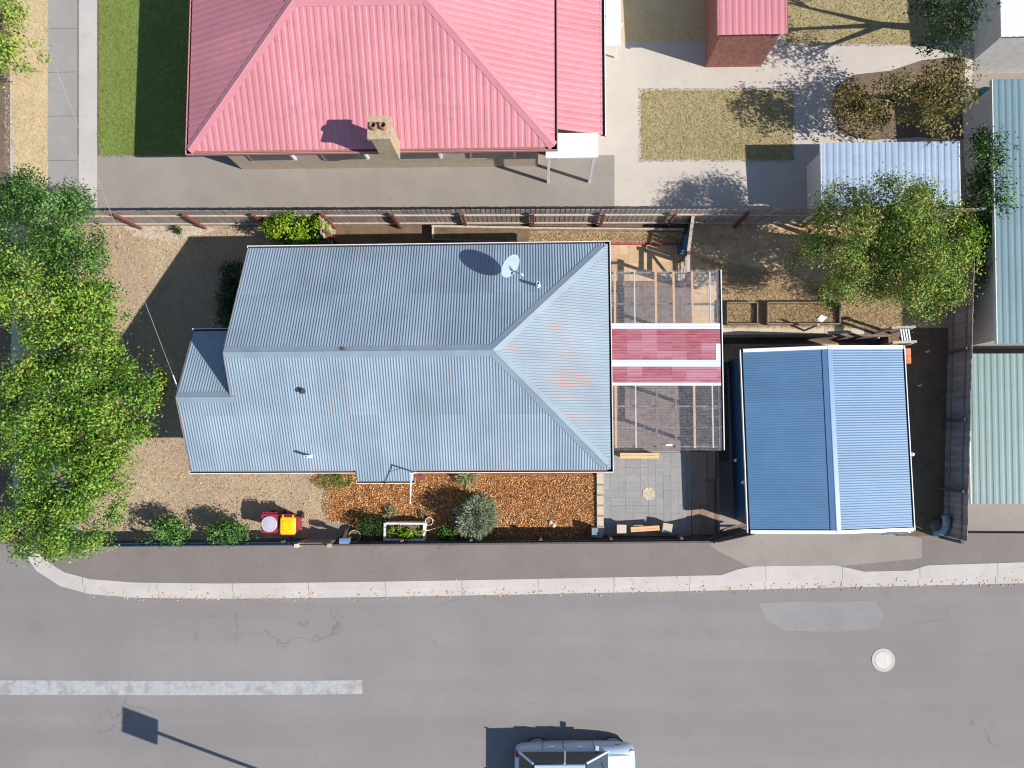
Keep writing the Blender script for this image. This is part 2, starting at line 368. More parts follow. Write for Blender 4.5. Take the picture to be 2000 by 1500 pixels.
M['leafD'] = leafmat('deep green leaf', [lin(26, 46, 22), lin(46, 74, 34), lin(70, 98, 48)])
M['leafO'] = leafmat('dull olive leaf', [lin(72, 70, 30), lin(114, 107, 50), lin(140, 127, 68), lin(132, 114, 72)])
M['leafF'] = leafmat('pale strap leaf', [lin(96, 108, 62), lin(150, 156, 104), lin(186, 184, 138), lin(200, 192, 150)], .2)
M['drygrass'] = bladem('dry grass blade', [scl(G1, .8), G2, scl(G3, 1.02), lin(202, 182, 152), G3, G4])
M['strawb'] = bladem('straw stalk', [lin(145, 118, 87), lin(197, 168, 128), lin(224, 197, 156), lin(162, 149, 101)])
M['chip'] = bladem('wood chip', [lin(90, 56, 33), lin(138, 89, 53), lin(172, 118, 71), lin(190, 136, 85), lin(211, 165, 114), lin(231, 201, 156)])
M['fallen'] = bladem('fallen leaf', [lin(196, 150, 70), lin(206, 176, 110), lin(170, 110, 60), lin(220, 206, 170)])
# ------------------------------------------------------------------ terrain
def L2(a, b, t): return a + (b - a) * t
FBL, FBM = P(60, 1062), P(1376, 1050)                # foot of the street fence
def yf(x): return FBL.y + (FBM.y - FBL.y) * (x - FBL.x) / (FBM.x - FBL.x)
XW = P(1400, 950).x; YN = P(1500, 654).y; GZ = Z_B
XE = P(1705, 850, GZ).x + .32
B = 160.0
KZ = -0.13
KPX = [(3, -260), (6, 300), (8, 700), (10, 930), (16, 1010), (34, 1070), (66, 1116), (112, 1146), (170, 1162), (260, 1169), (420, 1171), (555, 1170), (700, 1168), (1000, 1163), (1300, 1157), (1440, 1154), (1600, 1150), (1900, 1143), (2300, 1134)]
KERB = [PS(x, y) for x, y in KPX]
for xb_ in XBR:
    i = next(k for k in range(7, len(KERB)) if KERB[k].x > xb_); a_, b_ = KERB[i - 1], KERB[i]
    KERB.insert(i, Vector((xb_, a_.y + (b_.y - a_.y) * (xb_ - a_.x) / (b_.x - a_.x), zs(xb_))))                     # road-side edge of the kerb
XK = KERB[0].x - .02
yw, ye = yf(XW), yf(XE)
t = MB()
yk = yf(XK)
t.poly([(XK, yk, 0), (XW, yw, 0), (XW, YN, 0), (XW, B, 0), (XK, B, 0)])
t.poly([(XW, YN, 0), (XE, YN, 0), (XE, B, 0), (XW, B, 0)])
XF, ZF = P(1858, 740).x + .25, -.9              # the yards beyond the back fence lie lower
t.poly([(XE, ye, 0), (XF, ye, 0), (XF, B, 0), (XE, B, 0), (XE, YN, 0)])
t.poly([(XF, ye, ZF), (B, ye, ZF), (B, B, ZF), (XF, B, ZF)]); t.poly([(XF, ye, ZF), (XF, ye, 0), (XF, B, 0), (XF, B, ZF)])
t.poly([(XW, ye, GZ), (XE, ye, GZ), (XE, YN, GZ), (XW, YN, GZ)])
t.poly([(XW, yw, GZ), (XW, yw, 0), (XW, YN, 0), (XW, YN, GZ)]); t.poly([(XW, YN, GZ), (XW, YN, 0), (XE, YN, 0), (XE, YN, GZ)])
t.poly([(XE, YN, GZ), (XE, YN, 0), (XE, ye, 0), (XE, ye, GZ)])
t.poly([(-B, -B, KZ), (XK, -B, KZ), (XK, B, KZ), (-B, B, KZ)]); t.poly([(XK, yk, KZ), (XK, yk, 0), (XK, B, 0), (XK, B, KZ)])
for (xa, xb) in zip([XK] + sorted(XBR + [XW, XE, XF]), sorted(XBR + [XW, XE, XF]) + [B]):
    ya, yb_ = min(yf(xa), 99) if xa <= XE else ye, yf(xb) if xb <= XE else ye
    if xa >= XE: ya = ye
    t.poly([(xa, -B, zs(xa) + KZ), (xb, -B, zs(xb) + KZ), (xb, yb_, zs(xb) + KZ), (xa, ya, zs(xa) + KZ)])
    zt = lambda x: GZ if XW <= x <= XE else 0
    if not (XW - .01 <= xa and xb <= XE + .01):
        t.poly([(xa, ya, zs(xa) + KZ), (xb, yb_, zs(xb) + KZ), (xb, yb_, 0 if xa < XF else ZF), (xa, ya, 0 if xa < XF else ZF)])
struct('ground', t, M['dirt'])
# ------------------------------------------------------------------ streets
zr_ = lambda x: zs(x) + KZ + .005
def split_poly(name, pts, m, zf):                      # a sheet draped on the falling street, cut where the fall changes
    mb = MB()
    def clip(poly, xc, keep_less):
        out = []
        for i in range(len(poly)):
            a, b = poly[i], poly[(i + 1) % len(poly)]
            ia, ib = ((a[0] <= xc), (b[0] <= xc)) if keep_less else ((a[0] >= xc), (b[0] >= xc))
            if ia: out.append(a)
            if ia != ib:
                k = (xc - a[0]) / (b[0] - a[0]); out.append((xc, a[1] + (b[1] - a[1]) * k))
        return out
    base = [(p[0], p[1]) for p in pts]
    for lo, hi in zip([-1e3] + XBR, XBR + [1e3]):
        q = clip(clip(base, lo, False), hi, True)
        if len(q) > 2: mb.poly([(x, y, zf(x)) for x, y in q])
    return struct(name, mb, m)
kp = [(k.x, k.y) for k in KERB]
split_poly('road', [(-B, -B), (B, -B)] + [(B, kp[-1][1])] + kp[::-1] + [(kp[0][0], B), (-B, B)], M['asphalt'], zr_)
def offset(path, d):
    out = []
    for i, p in enumerate(path):
        a = Vector(path[max(i - 1, 0)]); b = Vector(path[min(i + 1, len(path) - 1)]); t_ = (b - a).normalized()
        out.append((p[0] - t_.y * d, p[1] + t_.x * d))
    return out
k2 = offset(kp, .50)                                    # kerb and gutter, 0.5 m wide
kb = MB()
for i in range(len(kp) - 1):
    a0, a1 = kp[i], kp[i + 1]; b0, b1 = k2[i], k2[i + 1]; m0 = ((a0[0] + b0[0]) / 2, (a0[1] + b0[1]) / 2); m1 = ((a1[0] + b1[0]) / 2, (a1[1] + b1[1]) / 2)
    z = lambda p, d: (p[0], p[1], zs(p[0]) + d)
    kb.poly([z(a0, KZ + .012), z(a1, KZ + .012), z(m1, KZ + .004), z(m0, KZ + .004)]); kb.poly([z(m0, KZ + .004), z(m1, KZ + .004), z(m1, .012), z(m0, .012)])
    kb.poly([z(m0, .012), z(m1, .012), z(b1, .014), z(b0, .014)]); kb.poly([z(b0, .014), z(b1, .014), z(b1, KZ), z(b0, KZ)])
struct('kerb', kb, M['kerb'])
fpm = MB(); fy = lambda x: yf(x) if x <= XE else ye; fz = lambda p: (p[0], p[1], zs(p[0]) + .008)
for i in range(8, len(k2) - 1): fpm.poly([fz(k2[i]), fz(k2[i + 1]), fz((k2[i + 1][0], fy(k2[i + 1][0]))), fz((k2[i][0], fy(k2[i][0])))])
pv = (k2[8][0], fy(k2[8][0]))
for i in range(3, 8): fpm.poly([fz(k2[i]), fz(k2[i + 1]), fz(pv)])
struct('footpath', fpm, M['footpath'])
# the leg of the footpath along the other street, with its verge
sheet('verge', [P(12, -260), P(94, -260), P(94, 335), P(94, 1040), P(46, 1040), P(42, 930)], M['tanlawn'], .014)
sheet('side_footpath', [P(94, -260), P(152, -260), P(152, 330), P(152, 1050), P(94, 1050)], M['slabpath'], .018)
split_poly('crossover', [PS(*q) for q in ((1405, 1124), (1440, 1112), (1470, 1106), (1630, 1104), (1660, 1110), (1690, 1117))], M['kerb'], lambda x: zs(x) + .02)
split_poly('crossover', [PS(*q) for q in ((1775, 1115), (1810, 1104), (2060, 1096), (2060, 1107))], M['kerb'], lambda x: zs(x) + .02)
split_poly('garage_apron', [PS(*q) for q in ((1385, 1062), (1480, 1034), (1700, 1030), (1800, 1052), (1800, 1090), (1640, 1106), (1470, 1110), (1400, 1075))], M['concrete'], lambda x: zs(x) + .014)
split_poly('road_marking', [PS(*q) for q in ((-40, 1331), (706, 1331), (706, 1358), (-40, 1360))], M['paint'], lambda x: zr_(x) + .004)
split_poly('road_patch', [PS(*q) for q in ((1484, 1180), (1560, 1176), (1640, 1178), (1712, 1174), (1730, 1200), (1722, 1228), (1640, 1236), (1540, 1234), (1500, 1214))], concmat('pale asphalt patch', lin(137, 133, 131), .1), lambda x: zr_(x) + .004)
# ------------------------------------------------------------------ neighbours' ground
sheet('neighbour_drive', [P(152, 303), P(380, 303), P(1200, 303), P(1200, 428), P(152, 432)], M['concrete'])
sheet('neighbour_green_lawn', rect(194, -260, 372, 303), M['greenlawn'])
sheet('neighbour_path', rect(154, -260, 190, 432), M['kerb'], .006)
sheet('neighbour_yard', rect(1080, -260, 1900, 428), M['palecrete'], .003)
sheet('neighbour_lawn_square', [P(1252, 185), P(1264, 177), P(1540, 177), P(1548, 186), P(1548, 312), P(1252, 312)], M['olivelawn'], .008)
sheet('neighbour_olive_lawn', rect(1535, -260, 1880, 86), M['olivelawn'], .008)
sheet('neighbour_tan_bed', rect(1215, -260, 1400, 80), M['tanlawn'], .008)
sheet('neighbour_soil', [P(1632, 168), P(1668, 146), P(1740, 138), P(1800, 118), P(1884, 108), P(1884, 272), P(1790, 268), P(1700, 274), P(1640, 262), P(1624, 214)], M['dirt'], .008)
sheet('neighbour_side_yard', [(XF + .02, ye + .02), (40, ye + .02), (40, 40), (XF + .02, 40)], M['concrete'], ZF + .004)
# ------------------------------------------------------------------ the block's own ground
LAWN = [P(132, 424), P(655, 424), P(655, 640), P(650, 1000), P(640, 1050), P(132, 1057)]
sheet('front_lawn', LAWN, M['drylawn'])
sheet('bare_soil', [P(230, 436), P(360, 436), P(430, 448), P(380, 462), P(330, 472), P(262, 462)], M['palesoil'], .008)
sheet('side_passage', rect(655, 432, 1200, 560), M['darksoil'], .004)
sheet('mulch_bed', [P(612, 925), P(1172, 925), P(1172, 1052), P(690, 1057), P(688, 1026), P(662, 1021), P(648, 1016), P(640, 1002), P(645, 985), P(640, 970), P(650, 960), P(638, 950), P(622, 944)], M['mulch'], .010)
sheet('gate_path', [P(600, 1056), P(604, 1022), P(684, 1018), P(688, 1054)], M['concrete'], .014)
sheet('back_lawn', [P(1350, 430), P(1850, 424), P(1852, 640), P(1350, 640)], M['straw'], .004)
sheet('back_strip', [(XE + .02, YN), (P(1862, 640).x, YN), (P(1852, 1050).x, ye), (XE + .02, ye)], M['darksoil'], .004)
# loose blades, straw, chips and fallen leaves
def blades(name, poly, n, m, ln, wd, z=.01, up=.5):
    x, y = scatter(poly, n); k = len(x)
    nr = np.stack([rng.normal(0, up, k), rng.normal(0, up, k), np.ones(k)], 1)
    o = cloud(name, np.stack([x, y, z + rng.uniform(.002, .03, k)], 1), nr, rng.uniform(.6, 1.3, k) * ln, rng.uniform(.6, 1.3, k) * wd, m, fold=.3)
    return o
tag(blades('lawn_grass', LAWN, 60000, M['drygrass'], .075, .012, .006, .5), 'short dry grass over the front lawn', 'grass', kind='stuff')
tag(blades('straw', [P(1350, 500), P(1650, 560), P(1760, 560), P(1760, 640), P(1412, 640), P(1412, 530)], 16000, M['strawb'], .24, .010, .02, .5), 'dry straw grass lying over the back yard', 'grass', kind='stuff')
tag(blades('fallen_leaves', [P(215, 450), P(480, 450), P(600, 940), P(630, 1035), P(220, 1035)], 520, M['fallen'], .075, .05, .02), 'yellow leaves fallen on the dry front lawn', 'leaves', kind='stuff')
chips = [P(600, 930), P(1166, 928), P(1166, 1048), P(696, 1052), P(690, 1028), P(640, 1016), P(628, 990), P(634, 962), P(610, 944)]
tag(blades('mulch_chips', chips, 22000, M['chip'], .075, .022, .014, .35), 'orange brown wood chips over the side garden bed', 'mulch', kind='stuff')
M['greenblade'] = bladem('green grass blade', [lin(80, 96, 40), lin(108, 126, 58), lin(130, 144, 76), lin(150, 150, 90)])
M['oliveblade'] = bladem('half dry grass blade', [lin(130, 120, 80), lin(156, 146, 104), lin(176, 160, 122), lin(140, 140, 84)])
tag(blades('lawn_grass', rect(192, -60, 376, 307), 14000, M['greenblade'], .09, .012), 'green watered grass beside the pink roofed house', 'grass', kind='stuff')
tag(blades('lawn_grass', rect(1248, 173, 1552, 316), 9000, M['oliveblade'], .09, .012), 'half dry grass on the square lawn beyond the back fence', 'grass', kind='stuff')
tag(blades('lawn_grass', rect(1532, -60, 1882, 90), 9000, M['oliveblade'], .09, .012), 'half dry grass beside the small pink roofed shed', 'grass', kind='stuff')
tag(blades('lawn_grass', rect(10, -60, 97, 340), 6000, M['drygrass'], .09, .012), 'bleached grass on the street verge', 'grass', kind='stuff')
LX = rng.uniform(KERB[8].x, KERB[-1].x, 420); LY = np.interp(LX, [k.x for k in KERB[8:]], [k.y for k in KERB[8:]]) + np.abs(rng.normal(0, .18, 420)) - .08
LZ = np.array([zs(x) for x in LX]) + KZ + .02
tag(cloud('gutter_leaves', np.stack([LX, LY, np.where(LY > np.interp(LX, [k.x for k in KERB[8:]], [k.y for k in KERB[8:]]) + .24, LZ - KZ + .0, LZ)], 1), np.stack([rng.normal(0, .3, 420), rng.normal(0, .3, 420), np.ones(420)], 1), rng.uniform(.04, .09, 420), rng.uniform(.03, .05, 420), M['fallen']), 'dry leaves drifted along the street kerb', 'leaves', kind='stuff')
# ------------------------------------------------------------------ corrugated sheets
def corr(name, m, parent, u0, u1, vtop, vbot, frame, xf=None, pitch=.0762, amp=.0092, spp=8, rows=1, dz=0.0, rib=False):
    n = max(2, int(round((u1 - u0) / pitch * spp))); mb = MB(); us = [u0 + (u1 - u0) * i / n for i in range(n + 1)]
    vs = []; ok = []
    for u in us:
        a, b = vtop(u), vbot(u); ok.append(b > a + 1e-4); b = max(a, b)
        if rib:
            ph = (u / pitch) % 1; h = amp * 2 * max(0, min(1, 3.2 - abs(ph - .5) * 9)) + dz
        else: h = amp * math.cos(6.2832 * u / pitch) + amp + dz
        for r in range(rows + 1): vs.append(frame(u, a + (b - a) * r / rows, h))
    k = rows + 1
    fs = [(i * k + r, (i + 1) * k + r, (i + 1) * k + r + 1, i * k + r + 1) for i in range(n) if ok[i] or ok[i + 1] for r in range(rows)]
    if not fs: return None
    mb.add(vs, fs)
    o = mb.build(name, m, parent, xf, smooth=not rib)
    return o
def breaks(lo, hi, step, extra=()):
    e = sorted([lo, hi] + [x for x in extra if lo < x < hi]); out = []
    for a, b in zip(e, e[1:]):
        n = max(1, round((b - a) / step)); out += [(a + (b - a) * i / n, a + (b - a) * (i + 1) / n) for i in range(n)]
    return out
# ------------------------------------------------------------------ the house
PHI = R(0.35); HE = 2.8
def HL(px, py, z):
    p = P(px, py, z); c, s_ = math.cos(-PHI), math.sin(-PHI); return Vector((p.x * c - p.y * s_, p.x * s_ + p.y * c, z))
HX = Matrix.Rotation(PHI, 4, 'Z')
YT = (HL(485, 484, HE).y + HL(1188, 479, HE).y) / 2; YB = (HL(374, 918.5, HE).y + HL(1188, 916, HE).y) / 2
XR = (HL(1188, 480, HE).x + HL(1189, 916, HE).x) / 2; XL = HL(485, 484, HE).x; XLL = (HL(374, 919, HE).x + HL(379, 648, HE).x) / 2
TH = R(26.0); TT = math.tan(TH); YR = (YT + YB) / 2; HALF = (YT - YB) / 2; ZR = HE + HALF * TT; LS = HALF / math.cos(TH)
XH = HL(962, 683, ZR).x; TP = math.atan2(ZR - HE, XR - XH); LH = (XR - XH) / math.cos(TP)
zw = HE + 1.0
for _ in range(8): YW = HL(352, 776, zw).y; zw = HE + (YW - YB) * TT
YWT = HL(379, 648, zw - .9).y
ZWE = zw - (YWT - YW) * TT
house = thing('weatherboard_house', HX @ Vector(((XLL + XR) / 2, YR, 0)), 'cream weatherboard house under a rust-flecked blue grey corrugated roof', 'house', rz=PHI)
# roof boards under the sheets
def fb(x, v, h): return Vector((x, YR - v * math.cos(TH) - h * math.sin(TH), ZR - v * math.sin(TH) + h * math.cos(TH)))
def ft(x, v, h): return Vector((x, YR + v * math.cos(TH) + h * math.sin(TH), ZR - v * math.sin(TH) + h * math.cos(TH)))
def fh(y, v, h): return Vector((XH + v * math.cos(TP) + h * math.sin(TP), y, ZR - v * math.sin(TP) + h * math.cos(TP)))
def fw(x, v, h): return Vector((x, YW + v * math.cos(TH) + h * math.sin(TH), zw - v * math.sin(TH) + h * math.cos(TH)))
LW = (YWT - YW) / math.cos(TH); VW = (YR - YW) / math.cos(TH)
PX0, PX1 = HL(695, 930, HE).x, HL(806, 930, HE).x; PEXT = .33
rf = MB(); d = -.03; g = .05
rf.poly([fb(XLL + g, VW + .02, d), fb(XL, VW + .02, d), fb(XL, 0, d), fb(XH, 0, d), fb(XR, LS, d), fb(XLL + g, LS, d)][::-1])
rf.poly([ft(XL + g, 0, d), ft(XH, 0, d), ft(XR, LS, d), ft(XL + g, LS, d)])
rf.poly([fh(YR, 0, d), fh(YB, LH, d), fh(YT, LH, d)]); rf.poly([fw(XLL + g, 0, d), fw(XL + .3, 0, d), fw(XL + .3, LW, d), fw(XLL + g, LW, d)])
rf.poly([fb(PX0, LS, d), fb(PX1, LS, d), fb(PX1, LS + PEXT, d), fb(PX0, LS + PEXT, d)])
roof = rf.build('roof', M['timberold'], house, HX)
hipv = lambda x: 0 if x <= XH else (x - XH) / (XR - XH) * LS
vt_b = lambda x: VW if x < XL - 1e-6 else hipv(x)
vb_b = lambda x: LS + (PEXT if PX0 - 1e-6 <= x <= PX1 + 1e-6 else 0)
for (a, b) in breaks(XLL, XR, .762, (XL, PX0, PX1)):
    mid = (a + b) / 2; ext = PEXT if PX0 < mid < PX1 else 0
    top = (lambda u: VW) if mid < XL else hipv
    s0 = LS * .52
    corr('roof_sheet', M['roof'], roof, a, b, lambda u: max(top(u), s0 - .12), lambda u: LS + .02 + ext, fb, HX)
    if mid > XL or True: corr('roof_sheet', M['roof'], roof, a, b, top, lambda u: s0, fb, HX, dz=.004)
for (a, b) in breaks(XL, XR, .762):
    s0 = LS * .53
    corr('roof_sheet', M['roof'], roof, a, b, lambda u: max(hipv(u), s0 - .12), lambda u: LS + .02, ft, HX)
    corr('roof_sheet', M['roof'], roof, a, b, hipv, lambda u: s0, ft, HX, dz=.004)
for (a, b) in breaks(YB, YT, .762):
    corr('roof_sheet', M['hip'], roof, a, b, lambda u: abs(u - YR) / HALF * LH, lambda u: LH + .02, fh, HX)
for (a, b) in breaks(XLL, XL + .28, .762):
    corr('roof_sheet', M['roof'], roof, a, b, lambda u: 0, lambda u: LW + .02, fw, HX)
def cap(a, b, na, nb, wd=.17, name='ridge_cap', m=None, parent=None, xf=None, lift=.021):
    """folded flashing along a ridge a-b with flanges lying on the two roof faces (unit directions na, nb pointing down the faces)"""
    a, b = Vector(a), Vector(b); up = Vector((0, 0, lift)); mb = MB()
    for q0, q1 in ((na, 1), (nb, -1)):
        n_ = Vector(q0); a0, b0 = a + up, b + up
        w0 = [a0 + Vector((0, 0, .022)), b0 + Vector((0, 0, .022)), b0 + n_ * .02 + Vector((0, 0, .014)), a0 + n_ * .02 + Vector((0, 0, .014))]
        w1 = [w0[3], w0[2], b0 + n_ * wd, a0 + n_ * wd]; w2 = [w1[3], w1[2], w1[2] - Vector((0, 0, .016)), w1[3] - Vector((0, 0, .016))]
        for w_ in (w0, w1, w2): mb.poly(w_ if q1 > 0 else w_[::-1])
    return mb.build(name, m or M['cap'], parent, xf)
db = Vector((0, -math.cos(TH), -math.sin(TH))); dt = Vector((0, math.cos(TH), -math.sin(TH))); dh = Vector((math.cos(TP), 0, -math.sin(TP)))
cap((XL, YR, ZR), (XH, YR, ZR), db, dt, .17, parent=roof, xf=HX)
cap((XLL, YW, zw), (XL + .12, YW, zw), db, dt, .16, parent=roof, xf=HX)
apex = Vector((XH, YR, ZR)); c1 = Vector((XR, YT, HE)); c2 = Vector((XR, YB, HE))
for c, nn, sg in ((c1, dt, 1), (c2, db, -1)):
    ax = (c - apex).normalized(); n1 = Vector((0, sg * math.sin(TH), math.cos(TH))); n2 = Vector((math.sin(TP), 0, math.cos(TP)))
    e1 = ax.cross(n1).normalized(); e1 = e1 if e1.dot(nn) > 0 and e1.y * sg > 0 or e1.y * sg > 0 else -e1
    e2 = ax.cross(n2).normalized(); e2 = e2 if e2.x > 0 else -e2
    cap(apex, L2(apex, c, .965), e1 * 1, e2 * 1, .16, 'hip_cap', parent=roof, xf=HX, lift=.024)
# gutters: outer lip, dusty bed, near-black strip painted as shade
def gutter(a, b, out, name='gutter', parent=None, xf=None, wd=.10, mats=None, z=-.05):
    a, b, o_ = Vector(a), Vector(b), Vector(out); mb = MB(); zz = Vector((0, 0, 1)); t_ = .018
    A = a + zz * z; Bq = b + zz * z
    mb.poly([A - o_ * .05 + zz * .0, Bq - o_ * .05, Bq + o_ * wd * .55, A + o_ * wd * .55], 1)
    mb.poly([A + o_ * wd * .55, Bq + o_ * wd * .55, Bq + o_ * wd, A + o_ * wd], 2)
    pr = [(wd, -.05), (wd + t_, -.05), (wd + t_, .055), (wd - .006, .055), (wd - .006, .04), (wd, .04)]
    for i in range(len(pr)):
        (r0, h0), (r1, h1) = pr[i], pr[(i + 1) % len(pr)]
        mb.poly([A + o_ * r0 + zz * h0, Bq + o_ * r0 + zz * h0, Bq + o_ * r1 + zz * h1, A + o_ * r1 + zz * h1], 0)
    for e in (A, Bq): mb.poly([e - o_ * .05, e + o_ * wd, e + o_ * wd + zz * .05, e - o_ * .05 + zz * .05], 0)
    mb.poly([A - o_ * .05 - zz * .05, Bq - o_ * .05 - zz * .05, Bq + o_ * wd - zz * .05, A + o_ * wd - zz * .05], 0)
    mb.poly([A - o_ * .05 - zz * .05, Bq - o_ * .05 - zz * .05, Bq - o_ * .05 + zz * .03, A - o_ * .05 + zz * .03], 0)
    return mb.build(name, mats or [M['whitewash'], M['guttermud'], M['gutterdark']], parent, xf)
zg = HE - .03
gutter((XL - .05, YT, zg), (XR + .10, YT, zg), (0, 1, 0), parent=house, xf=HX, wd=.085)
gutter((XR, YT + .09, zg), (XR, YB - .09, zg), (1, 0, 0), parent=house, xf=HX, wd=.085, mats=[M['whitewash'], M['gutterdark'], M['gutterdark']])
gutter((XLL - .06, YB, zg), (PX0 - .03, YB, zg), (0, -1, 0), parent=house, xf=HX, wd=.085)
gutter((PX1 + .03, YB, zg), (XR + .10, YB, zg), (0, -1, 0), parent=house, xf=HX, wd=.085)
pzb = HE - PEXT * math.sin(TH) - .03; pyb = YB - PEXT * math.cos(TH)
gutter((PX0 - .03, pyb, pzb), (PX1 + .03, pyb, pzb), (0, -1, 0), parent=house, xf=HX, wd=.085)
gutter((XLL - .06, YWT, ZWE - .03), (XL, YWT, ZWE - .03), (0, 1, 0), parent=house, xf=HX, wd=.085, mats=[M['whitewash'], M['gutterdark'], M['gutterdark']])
# barge boards on the gables
def barge(p0, p1, name='barge_board'):
    mb = MB(); mb.bar(p0, p1, .022, .15); mb.build(name, M['sleeper'], house, HX)
z_ = Vector((-.012, 0, -.075))
barge(Vector((XL, YR, ZR)) + z_, Vector((XL, YT, HE)) + z_); barge(Vector((XL, YR, ZR)) + z_, Vector((XL, YW, zw)) + z_)
barge(Vector((XLL, YW, zw)) + z_, Vector((XLL, YWT, ZWE)) + z_); barge(Vector((XLL, YW, zw)) + z_, Vector((XLL, YB, HE)) + z_)
# walls
IN = .32; wl = MB()
x0, x1, xw0 = XL + .12, XR - IN, XLL + .12; y0, y1, yw1 = YB + IN, YT - IN, YWT - IN
zi = lambda y: min(ZR - abs(y - YR) * TT, 99) - .06
for (q) in ([(x0, yw1), (x0, y1), (x1, y1), (x1, y0), (xw0, y0), (xw0, yw1)],):
    for i in range(len(q)):
        a, b = q[i], q[(i + 1) % len(q)]
        hz = HE - .05
        wl.poly([(a[0], a[1], 0), (b[0], b[1], 0), (b[0], b[1], hz), (a[0], a[1], hz)])
wl.poly([(x0, YR, ZR - .06), (x0, y1, HE - .05), (x0, y0, HE - .05)]); wl.poly([(xw0, YW, zw - .06), (xw0, yw1, min(HE, ZWE + .1) - .05), (xw0, y0, HE - .05)])
wl.poly([(x0, yw1, 0), (x0, y0, 0), (x0, y0, HE - .05), (x0, yw1, HE - .05)])
wall = wl.build('wall', M['wall'], house, HX)
for side, (a, b, nx, ny) in enumerate((((xw0, y0), (x1, y0), 0, -1), ((x0, y1), (x1, y1), 0, 1), ((xw0, yw1), (xw0, y0), -1, 0), ((x1, y0), (x1, y1), 1, 0))):
    mb = MB(); L_ = (Vector(b) - Vector(a)).length; ux, uy = (b[0] - a[0]) / L_, (b[1] - a[1]) / L_
    for i in range(15):
        zc = .35 + i * .16; mb.box((a[0] + ux * L_ / 2 + nx * .012, a[1] + uy * L_ / 2 + ny * .012, zc), (L_ if nx == 0 else .022, .022 if nx == 0 else L_, .15))
    mb.build('weatherboard', M['wall'], wall, HX)['kind'] = 'stuff'
    for k in range(3 if nx == 0 else 2):
        s_ = (k + .6) / (3.2 if nx == 0 else 2.2) * L_; cx, cy = a[0] + ux * s_ + nx * .04, a[1] + uy * s_ + ny * .04
        f = MB(); f.box((cx, cy, 1.55), (1.2 if nx == 0 else .06, .06 if nx == 0 else 1.2, 1.3)); wn = f.build('window', M['white'], house, HX)
        f = MB(); f.box((cx + nx * .03, cy + ny * .03, 1.55), (1.06 if nx == 0 else .02, .02 if nx == 0 else 1.06, 1.16)); f.build('pane', M['glass'], wn, HX)
# vents and flues on the roof
def roofz(p):
    q = HX.inverted() @ p; return ZR - abs(q.y - YR) * TT
def on_roof(px, py, lift=0):
    z = 3.5
    for _ in range(8): p = P(px, py, z); z = roofz(p) + lift
    return P(px, py, z)
def pipe(name, px, py, h, r, m, cowl=False):
    b = on_roof(px, py); mb = MB(); mb.lathe(b, [(r * 1.5, .0), (r * 1.5, .03), (r * 1.1, .07), (r, .08), (r, h), (r * .8, h), (r * .8, h - .1)], 14)
    o = mb.build(name, m, house, smooth=False)
    if cowl:
        mb = MB(); mb.lathe(b + Vector((0, 0, h + .02)), [(r * 1.7, .0), (r * 1.8, .02), (r * .4, .08), (0, .085)], 14); mb.build('cowl', m, o)
    return o
pipe('vent_pipe', 1051, 558, .36, .045, M['white']); pipe('flue_pipe', 607, 891, .46, .038, M['white']); pipe('roof_vent', 593, 764, .13, .045, M['gutterdark'], True)
b = on_roof(673, 684.5); mb = MB(); mb.box(b + Vector((0, .03, .07)), (.10, .04, .04), .3); mb.build('ridge_bracket', M['post'], house)
# ------------------------------------------------------------------ satellite dish on the roof
dz_ = on_roof(1003, 535)
dc = P(997, 520, dz_.z + .62)
dish = thing('satellite_dish', dz_, 'pale oval satellite dish standing on the far slope of the blue grey roof', 'satellite dish')
dn = Vector((.72, -.54, .43)).normalized(); q = dn.to_track_quat('Z', 'Y').to_matrix()
mb = MB(); rr = .335
mb.lathe(dc, [(0.001, -.05), (rr * .4, -.042), (rr * .75, -.022), (rr, .006), (rr + .008, .0), (rr, -.012), (rr * .7, -.04), (.001, -.065)], 32, axis=q)
mb.build('reflector', plain('pale dish paint', lin(150, 166, 172), .5, .04, 4), dish, smooth=True)
mb = MB(); mb.tube([dz_ - Vector((0, 0, .05)), Vector((dz_.x, dz_.y, dc.z - .1)), dc - dn * .06], .022, 8); mb.build('mast', M['cap'], dish)
dwn = (Vector((0, 0, -1)) - dn * Vector((0, 0, -1)).dot(dn)).normalized(); lnb = dc + dn * .36 + dwn * .16
mb = MB(); mb.bar(dc + dwn * rr * .9, lnb, .02, .025); mb.build('feed_arm', M['cap'], dish)
mb = MB(); mb.tube([lnb + dn * .03, lnb - dn * .05], [.03, .036], 10); mb.build('receiver', M['white'], dish)
# ------------------------------------------------------------------ service mast by the porch
ms = P(811, 923, HE)
mast = thing('service_mast', Vector((ms.x, ms.y, HE - .1)), 'white pipe mast with a long arm at the porch roof corner', 'mast')
tp = Vector((ms.x, ms.y, HE + .68)); ae = P(801, 984, HE + .60)
mb = MB(); mb.tube([ms - Vector((0, 0, .25)), tp], .022, 8); mb.build('pole', M['white'], mast)
mb = MB(); mb.tube([tp - Vector((0, 0, .03)), ae], .016, 8); mb.build('arm', M['white'], mast)
mb = MB(); mb.tube([tp - Vector((0, 0, .3)), tp + (ae - tp) * .3], .010, 6); mb.build('brace', M['white'], mast)
mb = MB(); mb.box(P(821, 932, 2.2), (.12, .16, .42)); tag(mb.build('meter_box', plain('maroon paint', (.22, .05, .06), .6), None), 'small maroon box on the wall beside the porch roof', 'meter box')
